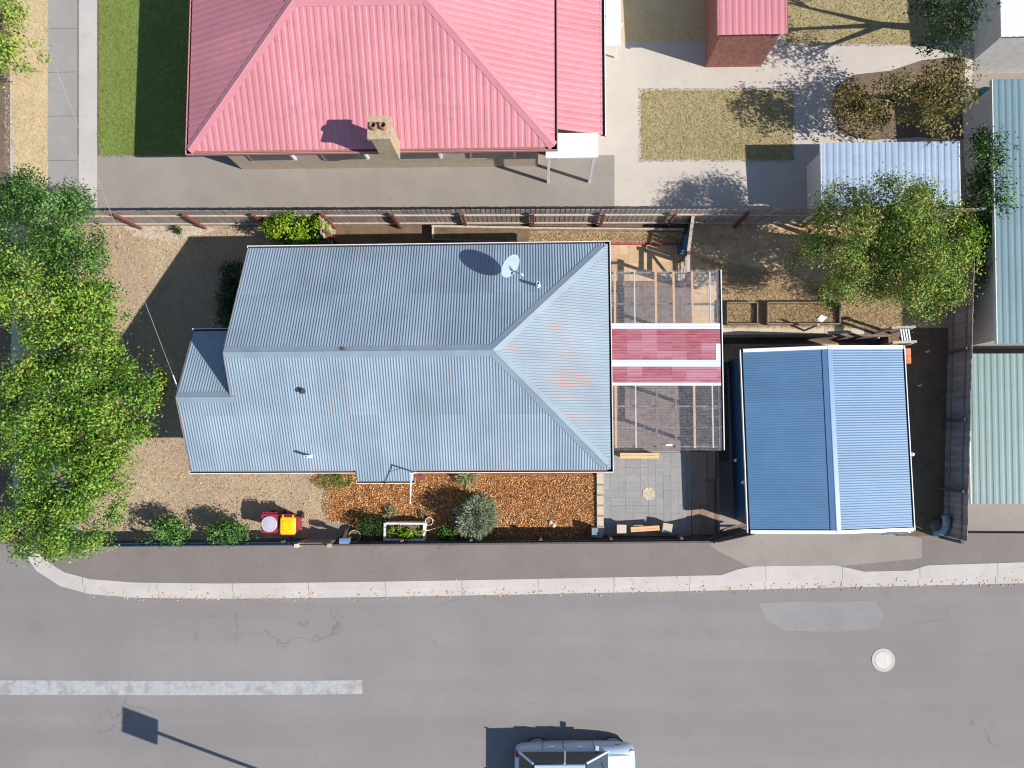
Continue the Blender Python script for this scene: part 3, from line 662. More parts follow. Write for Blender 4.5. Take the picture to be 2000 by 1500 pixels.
# overhead wire from the front gable
wp = [P(350, 766, 3.55), P(347, 757, 3.52), P(338, 733, 3.5), P(316, 676, 3.6), P(284, 592, 3.85), P(236, 468, 4.3), P(150, 240, 5.1), P(60, 5, 6.0), P(-10, -180, 6.8)]
wr = thing('overhead_wire', wp[0], 'thin pale overhead service wire reaching the front gable', 'wire')
mb = MB(); mb.tube(wp, .0055, 5); mb.build('cable', plain('grey cable', (.3, .3, .3), .6), wr)
mb = MB(); mb.tube(wp[:3], .016, 6); mb.build('insulator', M['white'], wr)
# ------------------------------------------------------------------ back verandah
PZ = 2.5
pg = thing('verandah', P(1300, 720), 'back verandah roofed with smoky clear, white and faded red corrugated plastic', 'verandah')
bl = {'c': 'clear', 'r': 'redsheet', 'w': 'whitesheet'}
bands = [(527, 553, 'c'), (553, 593, 'c'), (593, 631, 'c'), (631, 642, 'w'), (642, 671, 'r'), (671, 703, 'r'), (703, 716, 'w'), (716, 747, 'r'), (747, 753, 'w'), (753, 793, 'c'), (793, 833, 'c'), (833, 877, 'c')]
pl, pr_ = P(1194, 700, PZ).x, P(1407, 700, PZ - .12).x
fp = lambda y, v, h: Vector((pl + v, y, PZ - v * .036 + h))
for i, (a, b, k) in enumerate(bands):
    ya, yb2 = P(1200, b, PZ).y - (.04 if k == 'c' else 0), P(1200, a, PZ).y
    corr('roof_sheet', M[bl[k]], pg, ya, yb2, lambda u: 0, lambda u: pr_ - pl, fp, amp=.008, dz=.002 * (i % 2) + (.004 if k != 'c' else 0))
s_ = corr('roof_sheet', M['whitesheet'], pg, P(1200, 703, PZ).y, P(1200, 671, PZ).y, lambda u: pr_ - pl - .13, lambda u: pr_ - pl + .0, fp, amp=.008, dz=.012)
PUR = [(529, 642, {1202: 'o', 1241: 'p', 1283: 'o', 1318.5: 'o', 1355.5: 'o', 1391: 'p'}), (643, 751, {1202: 'o', 1283: 'o', 1355.5: 'o'}), (752, 875, {1202: 'o', 1241: 'p', 1282: 'd', 1320: 'd', 1356: 'o', 1392: 'p'})]
for (ya, yb2, row) in PUR:
    for x, k in row.items():
        mb = MB(); xx = P(x, 700, PZ).x; za = PZ - (xx - pl) * .036 - .03; wdt = {'o': .062, 'p': .035, 'd': .045}[k]
        mb.bar((xx, P(x, yb2, PZ).y, za), (xx, P(x, ya, PZ).y, za), wdt, .055); mb.build('purlin', {'o': M['timber'], 'p': M['whitewash'], 'd': M['sleeper']}[k], pg)
for y in (531, 592, 642, 716, 793, 872):
    mb = MB(); yy = P(1200, y, PZ).y; mb.bar((pl, yy, PZ - .14), (pr_ - .05, yy, PZ - .26), .045, .13); mb.build('rafter', M['sleeper'], pg)
for y in (531, 642, 793, 872):
    mb = MB(); yy = P(1200, y, PZ).y; mb.box((pr_ - .1, yy, 1.1), (.09, .09, 2.2)); mb.build('post', M['timberold'], pg)
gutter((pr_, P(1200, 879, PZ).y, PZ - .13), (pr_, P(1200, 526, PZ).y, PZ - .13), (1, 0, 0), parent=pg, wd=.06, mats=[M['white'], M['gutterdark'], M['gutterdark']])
mb = MB(); mb.box(P(1307, 869, PZ + .035), (.18, .05, .012)); tag(mb.build('roof_tag', M['white'], None), 'small white plate lying on the clear verandah roof', 'plate')
# ------------------------------------------------------------------ garage
GE = 1.45; GR = R(1.2); gp = R(9)
gc = (P(1455, 688, GE) + P(1766, 681, GE) + P(1462, 1034, GE) + P(1777.5, 1032, GE)) / 4
GXF = Matrix.Translation((gc.x, gc.y, 0)) @ Matrix.Rotation(GR, 4, 'Z')
gar = thing('garage', Vector((gc.x, gc.y, GZ)), 'gabled steel garage with a deep blue corrugated roof and white barge ends', 'garage', rz=GR)
GW = ((P(1766, 681, GE) - P(1455, 688, GE)).length + (P(1777.5, 1032, GE) - P(1462, 1034, GE)).length) / 4
GL = ((P(1455, 688, GE) - P(1462, 1034, GE)).length + (P(1766, 681, GE) - P(1777.5, 1032, GE)).length) / 4
GH = GE + GW * math.tan(gp); gL = GW / math.cos(gp)
fgl = lambda y, v, h: Vector((-v * math.cos(gp) - h * math.sin(gp), y, GH - v * math.sin(gp) + h * math.cos(gp)))
fgr = lambda y, v, h: Vector((v * math.cos(gp) + h * math.sin(gp), y, GH - v * math.sin(gp) + h * math.cos(gp)))
mb = MB(); d = -.03
mb.poly([fgl(-GL, 0, d), fgl(GL, 0, d), fgl(GL, gL, d), fgl(-GL, gL, d)]); mb.poly([fgr(-GL, 0, d), fgr(GL, 0, d), fgr(GL, gL, d), fgr(-GL, gL, d)])
groof = mb.build('roof', M['timberold'], gar, GXF)
for (a, b) in breaks(-GL, GL, .762):
    for fr in (fgl, fgr): corr('roof_sheet', M['garage'], groof, a, b, lambda u: .02, lambda u: gL + .01, fr, GXF, pitch=.0720, amp=.0030)
cg = math.cos(gp); sg_ = math.sin(gp)
cap((0, -GL, GH), (0, GL, GH), Vector((-cg, 0, -sg_)), Vector((cg, 0, -sg_)), .15, m=M['garagecap'], parent=groof, xf=GXF)
for sy in (-1, 1):
    for sx in (-1, 1):
        mb = MB(); mb.bar((0, sy * (GL + .045), GH + .0), (sx * GW, sy * (GL + .045), GE + .0), .10, .12); mb.build('barge_board', M['white'], gar, GXF)
for sx in (-1, 1):
    gutter((sx * GW, -GL - .08, GE), (sx * GW, GL + .08, GE), (sx, 0, 0), parent=gar, xf=GXF, wd=.07, mats=[M['white'], M['gutterdark'], M['gutterdark']])
mb = MB(); ww, wl_ = GW - .12, GL - .06
mb.box((0, 0, (GZ + GE) / 2 - .03), (2 * ww, 2 * wl_, GE - GZ - .06))
mb.add([(-ww, wl_, GE - .06), (ww, wl_, GE - .06), (0, wl_, GH - .06), (-ww, -wl_, GE - .06), (ww, -wl_, GE - .06), (0, -wl_, GH - .06)], [(0, 1, 2), (3, 5, 4)])
gw = mb.build('wall', plain('blue steel cladding', lin(56, 96, 134), .5, .08, 4), gar, GXF)
mb = MB(); mb.box((-.2, -wl_ - .02, GZ + 1.0), (2.6, .05, 2.0)); gd = mb.build('roller_door', M['whitewash'], gar, GXF)
for i in range(9):
    mb = MB(); mb.box((-.2, -wl_ - .05, GZ + .12 + i * .21), (2.56, .02, .15)); mb.build('door_slat', M['whitewash'], gd, GXF)
mb = MB(); mb.bar((GW - .05, -GL - .12, GE - .05), (GW + .02, -GL - .45, GZ + .25), .06, .06); mb.build('downpipe', M['white'], gar, GXF)
mb = MB(); mb.lathe(P(1780.5, 887, GE - .1), [(.001, 0), (.05, .01), (.06, .05), (.04, .1), (.001, .12)], 10); mb.build('lamp', M['white'], gar)
for (px, py, z) in ((1436, 899, .3), (1450.5, 942, .9)):
    mb = MB(); mb.lathe(P(px, py, z), [(.001, 0), (.05, .01), (.055, .05), (.03, .09), (.001, .1)], 10); mb.build('wall_light', M['white'], gar)
# ------------------------------------------------------------------ fences
def fence(name, label, a, b, h, m, wd=.15, gap=.01, post_every=2.1, posts='post', side=1, th=.018, rails=(.35, .95, 1.5), cap_m=None, group=None, zb=None, lean=.0, railm='rail', pname='paling', phase=.0, cut=0.0):
    a, b = Vector(a), Vector(b); L_ = (b - a).length; ux = (b - a).normalized(); n_ = Vector((-ux.y, ux.x, 0)) * side
    ang = math.atan2(ux.y, ux.x); f = thing(name, a, label, 'fence', group)
    zf = zb or (lambda p: 0.0)
    mb = MB(); mb.add(*box_tapered(wd, th, h)); me = mb.mesh(pname, M[m])
    k = int(L_ / (wd + gap))
    for i in range(k):
        p = a + ux * ((i + .5) * (wd + gap)); hh = rng.uniform(-.02, .02)
        inst(me, pname, f, (p.x + rng.uniform(-.004, .004), p.y, zf(p) + hh), ang + rng.uniform(-.02, .02))
    for i, r in enumerate(rails):
        mb = MB(); p0, p1 = a + n_ * .035, b + n_ * .035; mb.bar(p0 + Vector((0, 0, r + zf(a))), p1 + Vector((0, 0, r + zf(b))), .045, .07); mb.build('rail', M[railm], f)
    if posts:
        np_ = max(1, int(round((L_ - phase) / post_every)))
        for i in range(np_ + 1):
            p = a + ux * min(L_ - .05, phase + i * post_every) + n_ * .10
            if (p - a).dot(ux) > L_: continue
            mb = MB(); mb.box(p + Vector((0, 0, zf(p) + h * .46)), (.085, .07, h * .96), ang); mb.build('post', M[posts], f)
    if cap_m:
        mb = MB(); mb.bar(a + Vector((0, 0, h + .015 + zf(a))), b + Vector((0, 0, h + .015 + zf(b))), .05, .03); mb.build('top_rail', M[cap_m], f)
    return f
def box_tapered(wd, th, h):
    vs = []
    for z, k in ((0, 1), (h - .02, 1), (h, .8)):
        vs += [(-wd / 2 * k, -th / 2, z), (wd / 2 * k, -th / 2, z), (wd / 2 * k, th / 2, z), (-wd / 2 * k, th / 2, z)]
    fs = [(3, 2, 1, 0), (8, 9, 10, 11)] + [(l * 4 + i, l * 4 + (i + 1) % 4, (l + 1) * 4 + (i + 1) % 4, (l + 1) * 4 + i) for l in (0, 1) for i in range(4)]
    return vs, fs
FT0, FT1 = P(150, 441), P(1868, 437)
fence('paling_fence', 'long weathered grey paling fence with red brown posts behind the house', FT0, FT1, 1.6, 'paling', wd=.125, gap=.025, side=-1, rails=(.3, 1.15), post_every=2.13, phase=P(276, 440).x - FT0.x - 2.13)
fence('paling_fence', 'dark paling fence along the shaded back strip beyond the garage', P(1858, 430), P(1842, 1052), 1.3, 'paling', gap=.001, side=-1, rails=(.3, 1.0), posts='palingdark', railm='paling')
fence('paling_fence', 'short pale paling screen across the passage beside the bright shrub', P(649, 438), P(652, 484), 1.45, 'paling', side=1, rails=(.4, 1.2), post_every=.6, wd=.11)
fence('picket_fence', 'low slate blue picket fence along the street beside the dry lawn', P(186, 1060), P(594, 1057), .92, 'picket', wd=.045, gap=.045, th=.02, side=1, rails=(.2, .75), posts='picket', railm='picket', pname='picket')
fence('paling_fence', 'dark paling fence along the street behind the mulch bed', P(664, 1056.5), P(1378, 1050), .9, 'palingdark', side=1, rails=(.25, .7), posts='palingdark', cap_m='palingdark', railm='palingdark')
fence('paling_fence', 'angled fence with a pale blue top rail meeting the garage corner', P(1378, 1050), P(1446, 1026, GZ), 1.62, 'palingdark', side=1, rails=(.3, 1.1), posts=None, gap=.001, railm='palingdark', cap_m='garagecap', zb=lambda p: -.4)
# street gate
g0, g1 = P(598, 1057), P(660, 1056.5)
fg = thing('street_gate', g0, 'small brown boarded timber gate in the street fence', 'gate')
ux = (g1 - g0).normalized()
for t_ in (0, 1):
    mb = MB(); mb.box(L2(g0, g1, t_) + Vector((0, 0, .5)), (.11, .11, 1.0)); mb.build('post', M['timberold'], fg)
for i in range(8):
    mb = MB(); mb.box(L2(g0, g1, (i + .8) / 8.6) + Vector((0, 0, .48)), (.10, .02, .82)); mb.build('board', plain('brown gate board', lin(130, 98, 80), .8, .2, 9, rnd=.1) if i == 0 else bpy.data.materials['brown gate board'], fg)
for z in (.25, .76):
    mb = MB(); mb.bar(L2(g0, g1, .05) + Vector((0, .035, z)), L2(g0, g1, .95) + Vector((0, .035, z)), .045, .08); mb.build('rail', M['rail'], fg)
# side gate and its low fence beside the verandah
sf = thing('side_fence', P(1346, 436), 'bleached low rail fence with a braced open gate frame beside the verandah', 'fence')
s0, s1, s2 = P(1340, 437), P(1330, 512), P(1330, 560)
for (p, h) in ((s0, 1.15), (s1, 1.25), (s2, 1.25)):
    mb = MB(); mb.box(p + Vector((0, 0, h / 2)), (.10, .10, h)); mb.build('post', M['post'], sf)
for (a, b, z) in ((s0, s1, 1.1), (s1, s2, 1.16), (s1, s2, .92), (s1, s2, .2)):
    mb = MB(); mb.bar(a + Vector((0, 0, z)), b + Vector((0, 0, z)), .09, .07); mb.build('rail', M['rail'], sf)
mb = MB(); mb.bar(s1 + Vector((0, 0, .92)), s2 + Vector((0, 0, .2)), .05, .07); mb.build('brace', M['timberold'], sf)
mbp = MB(); mbp.add(*box_tapered(.10, .018, 1.05)); pme = mbp.mesh('paling', M['paling'])
for i in range(9): inst(pme, 'paling', sf, L2(s0, s1, (i + .6) / 9.4) + Vector((.06, 0, 0)), math.pi / 2)
# wheelbarrow-like tub stood against it
tbp = P(1332, 486)
tub = thing('garden_tub', tbp, 'narrow blue sided tub standing on end against the side fence', 'tub')
bluep = plain('dull blue plastic', lin(84, 122, 150), .4, .1, 5)
mb = MB(); mb.box(tbp + Vector((.02, .03, .38)), (.04, .5, .6)); mb.box(tbp + Vector((-.06, .26, .32)), (.13, .03, .6)); mb.box(tbp + Vector((-.06, -.2, .32)), (.13, .03, .6)); mb.box(tbp + Vector((-.08, .03, .03)), (.18, .46, .04)); mb.build('shell', bluep, tub)
mb = MB(); mb.tube([tbp + Vector((-.1, -.3, .16)), tbp + Vector((.0, -.3, .16))], .15, 14); mb.build('wheel', M['cap'], tub)
# ------------------------------------------------------------------ paving
def pave(name, poly_px, cell, m, th=.03, z=0, gap=.0025, mode='mix', rz=0, label=None, jm='dirt', sx=1, sy=1):
    pts = [P(x, y, z) for x, y in poly_px]; mb = MB(); mb.poly([(p.x, p.y, z + .012) for p in pts])
    base = struct(name, mb, M[jm]); base['label'] = label or name
    xs = [p.x for p in pts]; ys = [p.y for p in pts]; x0, y0 = min(xs), min(ys)
    cw, ch = cell * sx, cell * sy
    nx, ny = int((max(xs) - x0) / cw + .02), int((max(ys) - y0) / ch + .02); used = set(); meshes = {}
    poly = [(p.x, p.y) for p in pts]
    for j in range(ny):
        for i in range(nx):
            if (i, j) in used: continue
            wd, ht = 1, 1
            if mode == 'mix':
                k = random.random()
                if k < .42 and i + 1 < nx and (i + 1, j) not in used: wd = 2
                elif k < .84 and j + 1 < ny and (i, j + 1) not in used: ht = 2
            for a in range(wd):
                for c in range(ht): used.add((i + a, j + c))
            cx, cy = x0 + (i + wd / 2) * cw, y0 + (j + ht / 2) * ch
            if not inpoly(np.array([cx]), np.array([cy]), poly)[0]: continue
            if (wd, ht) not in meshes:
                q = MB(); sx_, sy_ = wd * cw - gap, ht * ch - gap; e = .003; vs = []
                for zz, ee in ((0, 0), (th - e, 0), (th, e)):
                    vs += [(-sx_ / 2 + ee, -sy_ / 2 + ee, zz), (sx_ / 2 - ee, -sy_ / 2 + ee, zz), (sx_ / 2 - ee, sy_ / 2 - ee, zz), (-sx_ / 2 + ee, sy_ / 2 - ee, zz)]
                q.add(vs, [(8, 9, 10, 11)] + [(l * 4 + a, l * 4 + (a + 1) % 4, (l + 1) * 4 + (a + 1) % 4, (l + 1) * 4 + a) for l in (0, 1) for a in range(4)])
                meshes[(wd, ht)] = q.mesh('paver', M[m])
            inst(meshes[(wd, ht)], 'paver', base, (cx, cy, z + rng.uniform(-.003, .003)), rng.uniform(-.006, .006), rot=Matrix.Rotation(rng.uniform(-.006, .006), 3, 'X').to_euler())
    return base
pave('patio', [(1178, 880), (1350, 880), (1350, 1046), (1178, 1046)], .2335, 'pavegrey', jm='concrete')
pave('patio_edge', [(1351.5, 880), (1396, 880), (1396, 1044), (1351.5, 1044)], .231, 'pavebrown', jm='darksoil')
pave('back_paving', [(1192, 474), (1402, 474), (1402, 548), (1192, 548)], .29, 'pavetan', mode='sq', jm='straw')
pave('verandah_edge_paving', [(1356, 549), (1402, 549), (1402, 879), (1356, 879)], .29, 'pavetan', mode='sq', sx=.84, jm='straw')
M['pavedark'] = plain('dark red brown clay paver', lin(112, 98, 92), .85, .15, 6, rnd=.14, bump=.2, bscale=90)
pave('verandah_floor', [(1192, 549), (1355, 549), (1355, 879), (1192, 879)], .32, 'pavedark', mode='mix', jm='darksoil')
pave('garden_path', [(1406, 637), (1692, 634), (1692, 653), (1406, 653)], .30, 'limestone', mode='sq', sx=1.35, sy=.98, jm='dirt')
pave('lower_path', [(1408, 656), (1702, 656), (1702, 706), (1408, 706)], .29, 'pavetan', z=GZ, mode='sq', jm='dirt')
pave('lower_strip', [(1424, 706), (1441, 706), (1441, 900), (1424, 900)], .25, 'pavegrey', z=GZ, mode='sq', sx=1.02, sy=2, jm='darksoil')
sheet('lower_floor', [P(1404, 900, GZ), P(1448, 900, GZ), P(1448, 1022, GZ), P(1404, 1042, GZ)], M['concrete'], GZ + .006)
# limestone edging beside the mulch
eg = thing('limestone_edging', P(1171, 985), 'row of cream limestone blocks between mulch bed and grey patio', 'edging')
mb = MB(); mb.box((0, 0, .05), (.205, .385, .13)); bme = mb.mesh('block', M['limestone'])
for i in range(6): inst(bme, 'block', eg, P(1171.5 + .6 * i * .2, 936 + i * 20.2 if i < 5 else 1038), rng.uniform(-.02, .02) if i < 5 else -.2)
# retaining walls round the sunken garage
rw = thing('retaining_wall', (XW, YN, GZ), 'old sleeper wall holding the yard above the sunken garage', 'retaining wall')
for r in range(3):
    zc = GZ + .13 + r * .25
    for (a, b) in (((XW - .0, YN - .03), (L2(XW, XE, .5), YN - .03)), ((L2(XW, XE, .5), YN - .03), (XE, YN - .03)), ((XW + .04, yw + .1), (XW + .04, L2(yw, YN, .5))), ((XW + .04, L2(yw, YN, .5)), (XW + .04, YN - .08)), ((XE - .04, ye + .4), (XE - .04, L2(ye, YN, .5))), ((XE - .04, L2(ye, YN, .5)), (XE - .04, YN - .08))):
        mb = MB(); mb.bar((a[0], a[1], zc), (b[0], b[1], zc), .07, .24); mb.build('sleeper', M['sleeper'], rw)
mb = MB(); mb.box(P(1390, 908, .06), (.19, .86, .16)); tag(mb.build('step_block', M['pavebrown'], None), 'long brown paver step at the edge of the shaded patio', 'step')
bp = P(1772, 695, .55); br = thing('brick_pier', Vector((bp.x, bp.y, 0)), 'short orange brick pier beside the garage gutter', 'pier')
mb = MB(); mb.box((0, 0, .0), (.105, .22, .07)); kme = mb.mesh('brick', plain('orange brick', lin(196, 128, 96), .9, .15, 9, rnd=.15))
for l in range(7):
    for i in range(2):
        for j in range(2): inst(kme, 'brick', br, (bp.x - .055 + .112 * i, bp.y - .12 + .235 * j + .02 * (l % 2), .04 + l * .08))
# ------------------------------------------------------------------ raised beds
def board(p0, p1, h, m, parent, th=.05, z0=0, name='board'):
    mb = MB(); mb.bar(Vector((p0[0], p0[1], z0 + h / 2)), Vector((p1[0], p1[1], z0 + h / 2)), th, h); return mb.build(name, M[m], parent)
rb = thing('raised_bed', P(1085, 458), 'long narrow raised bed of pale boards along the back paling fence', 'raised bed')
board(P(846, 447), P(1033, 450), .34, 'timberold', rb, .06); board(P(1033, 450), P(1332, 452), .30, 'timberold', rb, .05); board(P(848, 449), P(848, 472), .34, 'timberold', rb, .05)
board(P(848, 472), P(1012, 478), .34, 'sleeper', rb); board(P(1012, 476), P(1190, 477), .12, 'redboard', rb, .09); board(P(1190, 477), P(1330, 477), .12, 'redboard', rb, .07)
mb = MB(); mb.poly([(p.x, p.y, .24) for p in (P(850, 450), P(1033, 453), P(1033, 475), P(850, 470))]); mb.build('soil', M['darksoil'], rb)
mb = MB(); mb.poly([(p.x, p.y, .10) for p in (P(1033, 453), P(1332, 455), P(1332, 475), P(1033, 475))]); mb.build('straw_soil', M['straw'], rb)
sb = blades('straw_cover', [P(1036, 456), P(1330, 457), P(1330, 474), P(1036, 474)], 4000, M['strawb'], .24, .010, .12, .6)
tag(sb, 'dry straw filling the raised bed beside the red edging board', 'grass', kind='stuff')
def bed(label, x0, y0, x1, y1, h=.32):
    o = thing('raised_bed', P((x0 + x1) / 2, (y0 + y1) / 2), label, 'raised bed', 'timber edged beds above the garage')
    for (a, b) in (((x0, y0), (x1, y0)), ((x0, y1), (x1, y1)), ((x0, y0), (x0, y1)), ((x1, y0), (x1, y1))): board(P(*a), P(*b), h, 'sleeper', o, .035)
    mb = MB(); mb.poly([(p.x, p.y, .12) for p in rect(x0 + 2, y0 + 2, x1 - 2, y1 - 2)]); mb.build('soil', M['straw'], o); return o
bed('short straw filled timber bed touching the verandah gutter', 1416, 594, 1474, 635)
bed('long straw filled timber bed with a pale rag in its corner', 1494, 594, 1633, 635)
mb = MB(); mb.add([(-.2, -.05, 0), (.0, .12, .03), (.22, .05, .0), (.1, -.03, .06), (.0, -.14, .02), (-.1, .02, .08)], [(0, 4, 5), (5, 4, 3), (3, 2, 1), (5, 3, 1), (0, 5, 1)])
c = P(1604, 622, .16); mb.v = [(x + c.x, y + c.y, z + c.z) for x, y, z in mb.v]; tag(mb.build('rag', M['white'], None), 'crumpled pale rag lying in the long straw bed', 'rag')
tag(blades('straw_cover', [P(1496, 597), P(1630, 597), P(1630, 633), P(1496, 633)], 4000, M['strawb'], .24, .010, .15, .7), 'dry straw filling the long timber bed', 'grass', kind='stuff')
tag(blades('straw_cover', [P(1418, 597), P(1472, 597), P(1472, 633), P(1418, 633)], 1800, M['strawb'], .24, .010, .15, .7), 'dry straw filling the short timber bed', 'grass', kind='stuff')
# ------------------------------------------------------------------ arbor over the end of the path
ab = P(1735, 655)
arb = thing('garden_arbor', ab, 'small timber arbor with pale top slats behind the garage corner', 'arbor')
AZ = 1.25
c1_, c2_ = P(1766, 640, AZ), P(1768, 669, AZ)
for c in (c1_, c2_):
    mb = MB(); mb.bar(c + Vector((-.38, 0, 0)), c + Vector((.30, .02, .04)), .07, .09); mb.build('beam', M['timberold'], arb)
    for dx in (-.3, .22):
        mb = MB(); mb.box((c.x + dx, c.y, AZ / 2 - .02), (.07, .07, AZ)); mb.build('post', M['timberold'], arb)
for i in range(4):
    x = -.14 + i * .075; mb = MB(); mb.bar(c1_ + Vector((x, -.05, .065)), c2_ + Vector((x + .03, .05, .065)), .035, .03); mb.build('slat', M['white'], arb)
for i, (px, py, h, lx, ly) in enumerate(((1570, 646, .95, .1, .05), (1690, 652, .7, .0, .0), (1700, 664, .6, 0, 0))):
    b = P(px, py, GZ if i else 0); mb = MB(); mb.tube([b, b + Vector((lx, ly, h))], .035, 7)
    tag(mb.build('garden_stake', M['timberold'], None), ['leaning grey stake standing on the pale garden path', 'short timber stake at the end of the garden path', 'stubby stake beside the arbor nearest the garage'][i], 'stake')
# ------------------------------------------------------------------ seats on the patio
def bench(name, label, x0, y0, x1, y1, z, d, rz=0, m='timber'):
    c = (P(x0, y0, z) + P(x1, y1, z)) / 2; L_ = (P(x1, y1, z) - P(x0, y0, z)).length; a = math.atan2(P(x1, y1, z).y - P(x0, y0, z).y, P(x1, y1, z).x - P(x0, y0, z).x)
    o = thing(name, Vector((c.x, c.y, 0)), label, 'bench', rz=a); xf = Matrix.Translation((c.x, c.y, 0)) @ Matrix.Rotation(a, 4, 'Z')
    for k in (-1, 1):
        mb = MB(); mb.box((0, k * d * .26, z), (L_, d * .47, .045)); mb.build('seat_plank', M[m], o, xf)
    for k in (-1, 1):
        mb = MB(); mb.box((k * (L_ / 2 - .12), 0, (z - .03) / 2 + .015), (.07, d * .8, z - .06)); mb.build('leg', M[m], o, xf)
    return o
bench('timber_bench', 'fresh pine bench at the edge of the verandah', 1211, 890, 1287, 890, .42, .17)
bench('timber_bench', 'pale timber bench between two square concrete stools on the patio', 1232, 1034.5, 1288, 1031, .40, .15, m='timber')
for (px, py, rz, lb) in ((1214, 1034, R(-1), 'square concrete stool beside the limestone edging'), (1303.5, 1031.5, R(-9), 'tilted square concrete stool farther from the limestone edging')):
    c = P(px, py, .42); mb = MB(); s_ = .145
    vs = [(sx * s_ * k, sy * s_ * k, z) for z, k in ((.03, .8), (.38, .95), (.40, 1), (.43, 1), (.44, .96)) for sx, sy in ((-1, -1), (1, -1), (1, 1), (-1, 1))]
    mb.add(vs, [(16, 17, 18, 19)] + [(l * 4 + a, l * 4 + (a + 1) % 4, (l + 1) * 4 + (a + 1) % 4, (l + 1) * 4 + a) for l in range(4) for a in range(4)])
    tag(mb.build('concrete_stool', M['limestone'], None, Matrix.Translation((c.x, c.y, 0)) @ Matrix.Rotation(rz, 4, 'Z')), lb, 'stool')
rp = thing('paving_rosette', P(1267, 964), 'round pale stone rosette set in the grey patio', 'paving')
ctr = P(1267, 964)
for i in range(8):
    a0, a1 = i * math.pi / 4 + .04, (i + 1) * math.pi / 4 - .04
    mb = MB(); mb.prism([(ctr.x + r * math.cos(a), ctr.y + r * math.sin(a)) for r, a in ((.07, a0), (.195, a0), (.20, (a0 + a1) / 2), (.195, a1), (.07, a1))], .02, .040); mb.build('stone', M['limestone'], rp)
mb = MB(); mb.prism([(ctr.x + .062 * math.cos(k * .5236), ctr.y + .062 * math.sin(k * .5236)) for k in range(12)], .02, .041); mb.build('stone', M['limestone'], rp)
bx = P(1162, 1040, .5); cb = thing('cable_pillar', Vector((bx.x, bx.y, 0)), 'blue grey service box standing at the mulch bed corner', 'service box')
mb = MB(); mb.box((bx.x, bx.y, .25), (.17, .25, .48)); mb.build('body', plain('blue grey enamel', lin(110, 128, 136), .5), cb)
mb = MB(); mb.box((bx.x, bx.y, .505), (.19, .27, .03)); mb.build('lid', plain('blue grey lid', lin(120, 138, 146), .5), cb)
# ------------------------------------------------------------------ bins
def bin_(px, py, lidm, label, rounded=False):
    z = .93; c = P(px, py, z); o = thing('wheelie_bin', Vector((c.x, c.y, 0)), label, 'bin', 'bins on the front lawn')
    maroon = bpy.data.materials.get('maroon bin plastic') or plain('maroon bin plastic', lin(150, 44, 66), .45, .08, 4)
    w1, d1, w0, d0 = .225, .26, .17, .19
    def ring(w_, d_, z_, k=.04): return [(sx * (w_ - (k if e else 0)), sy * (d_ - (0 if e else k)), z_) for sx, sy, e in ((-1, -1, 0), (-1, -1, 1), (1, -1, 1), (1, -1, 0), (1, 1, 0), (1, 1, 1), (-1, 1, 1), (-1, 1, 0))]
    mb = MB(); prof = [(w0, d0, .06), (w1, d1, .84), (w1 + .025, d1 + .025, .845), (w1 + .025, d1 + .025, .885)]
    vs = sum([ring(*p) for p in prof], []); mb.add(vs, [(7, 6, 5, 4, 3, 2, 1, 0), tuple(range(24, 32))] + [(l * 8 + a, l * 8 + (a + 1) % 8, (l + 1) * 8 + (a + 1) % 8, (l + 1) * 8 + a) for l in range(3) for a in range(8)])
    xf = Matrix.Translation((c.x, c.y, 0)); mb.build('body', maroon, o, xf)
    mb = MB()
    if rounded:
        mb.lathe((0, 0, 0), [(.245, .89), (.245, .915), (.225, .935), (.19, .93), (.17, .935), (.05, .945), (.001, .946)], 24); mb.v = [(x, y - .01, zz) for x, y, zz in mb.v]
    else:
        prof = [(w1 + .015, d1 + .0, .887), (w1 + .015, d1 + .0, .905), (w1 - .015, d1 - .03, .93), (w1 - .06, d1 - .08, .932), (w1 - .075, d1 - .095, .95), (.02, .05, .955)]
        vs = sum([ring(*p, k=.05) for p in prof[:-1]], []) ; mb.add(vs, [tuple(range(32, 40))] + [(l * 8 + a, l * 8 + (a + 1) % 8, (l + 1) * 8 + (a + 1) % 8, (l + 1) * 8 + a) for l in range(4) for a in range(8)])
        for sx in (-1, 1): mb.box((sx * .15, d1 + .03, .90), (.03, .08, .025))
    mb.build('lid', lidm, o, xf)
    mb = MB(); mb.tube([(-.2, d1 + .07, .88), (.2, d1 + .07, .88)], .014, 8)
    for sx in (-.2, -.06, .06, .2): mb.box((sx, d1 + .04, .87), (.025, .07, .03))
    mb.build('handle', maroon, o, xf)
    for sx in (-1, 1):
        mb = MB(); mb.tube([(sx * .16, d0 + .05, .09), (sx * .21, d0 + .05, .09)], .09, 16); mb.build('wheel', M['dark'], o, xf)
    return o
bin_(525, 1023, plain('pale grey lid plastic', lin(176, 170, 182), .5, .06, 6), 'maroon wheelie bin with a round pale grey lid', True)
bin_(561.5, 1027, plain('yellow lid plastic', lin(236, 186, 8), .42, .04, 6), 'maroon wheelie bin with a bright yellow lid')
mb = MB(); mb.lathe(P(587, 1015, .0), [(.001, .16), (.05, .15), (.08, .08), (.06, .0)], 8); tag(mb.build('white_stone', M['white'], None), 'small white lump on the grass beside the yellow lidded bin', 'stone')
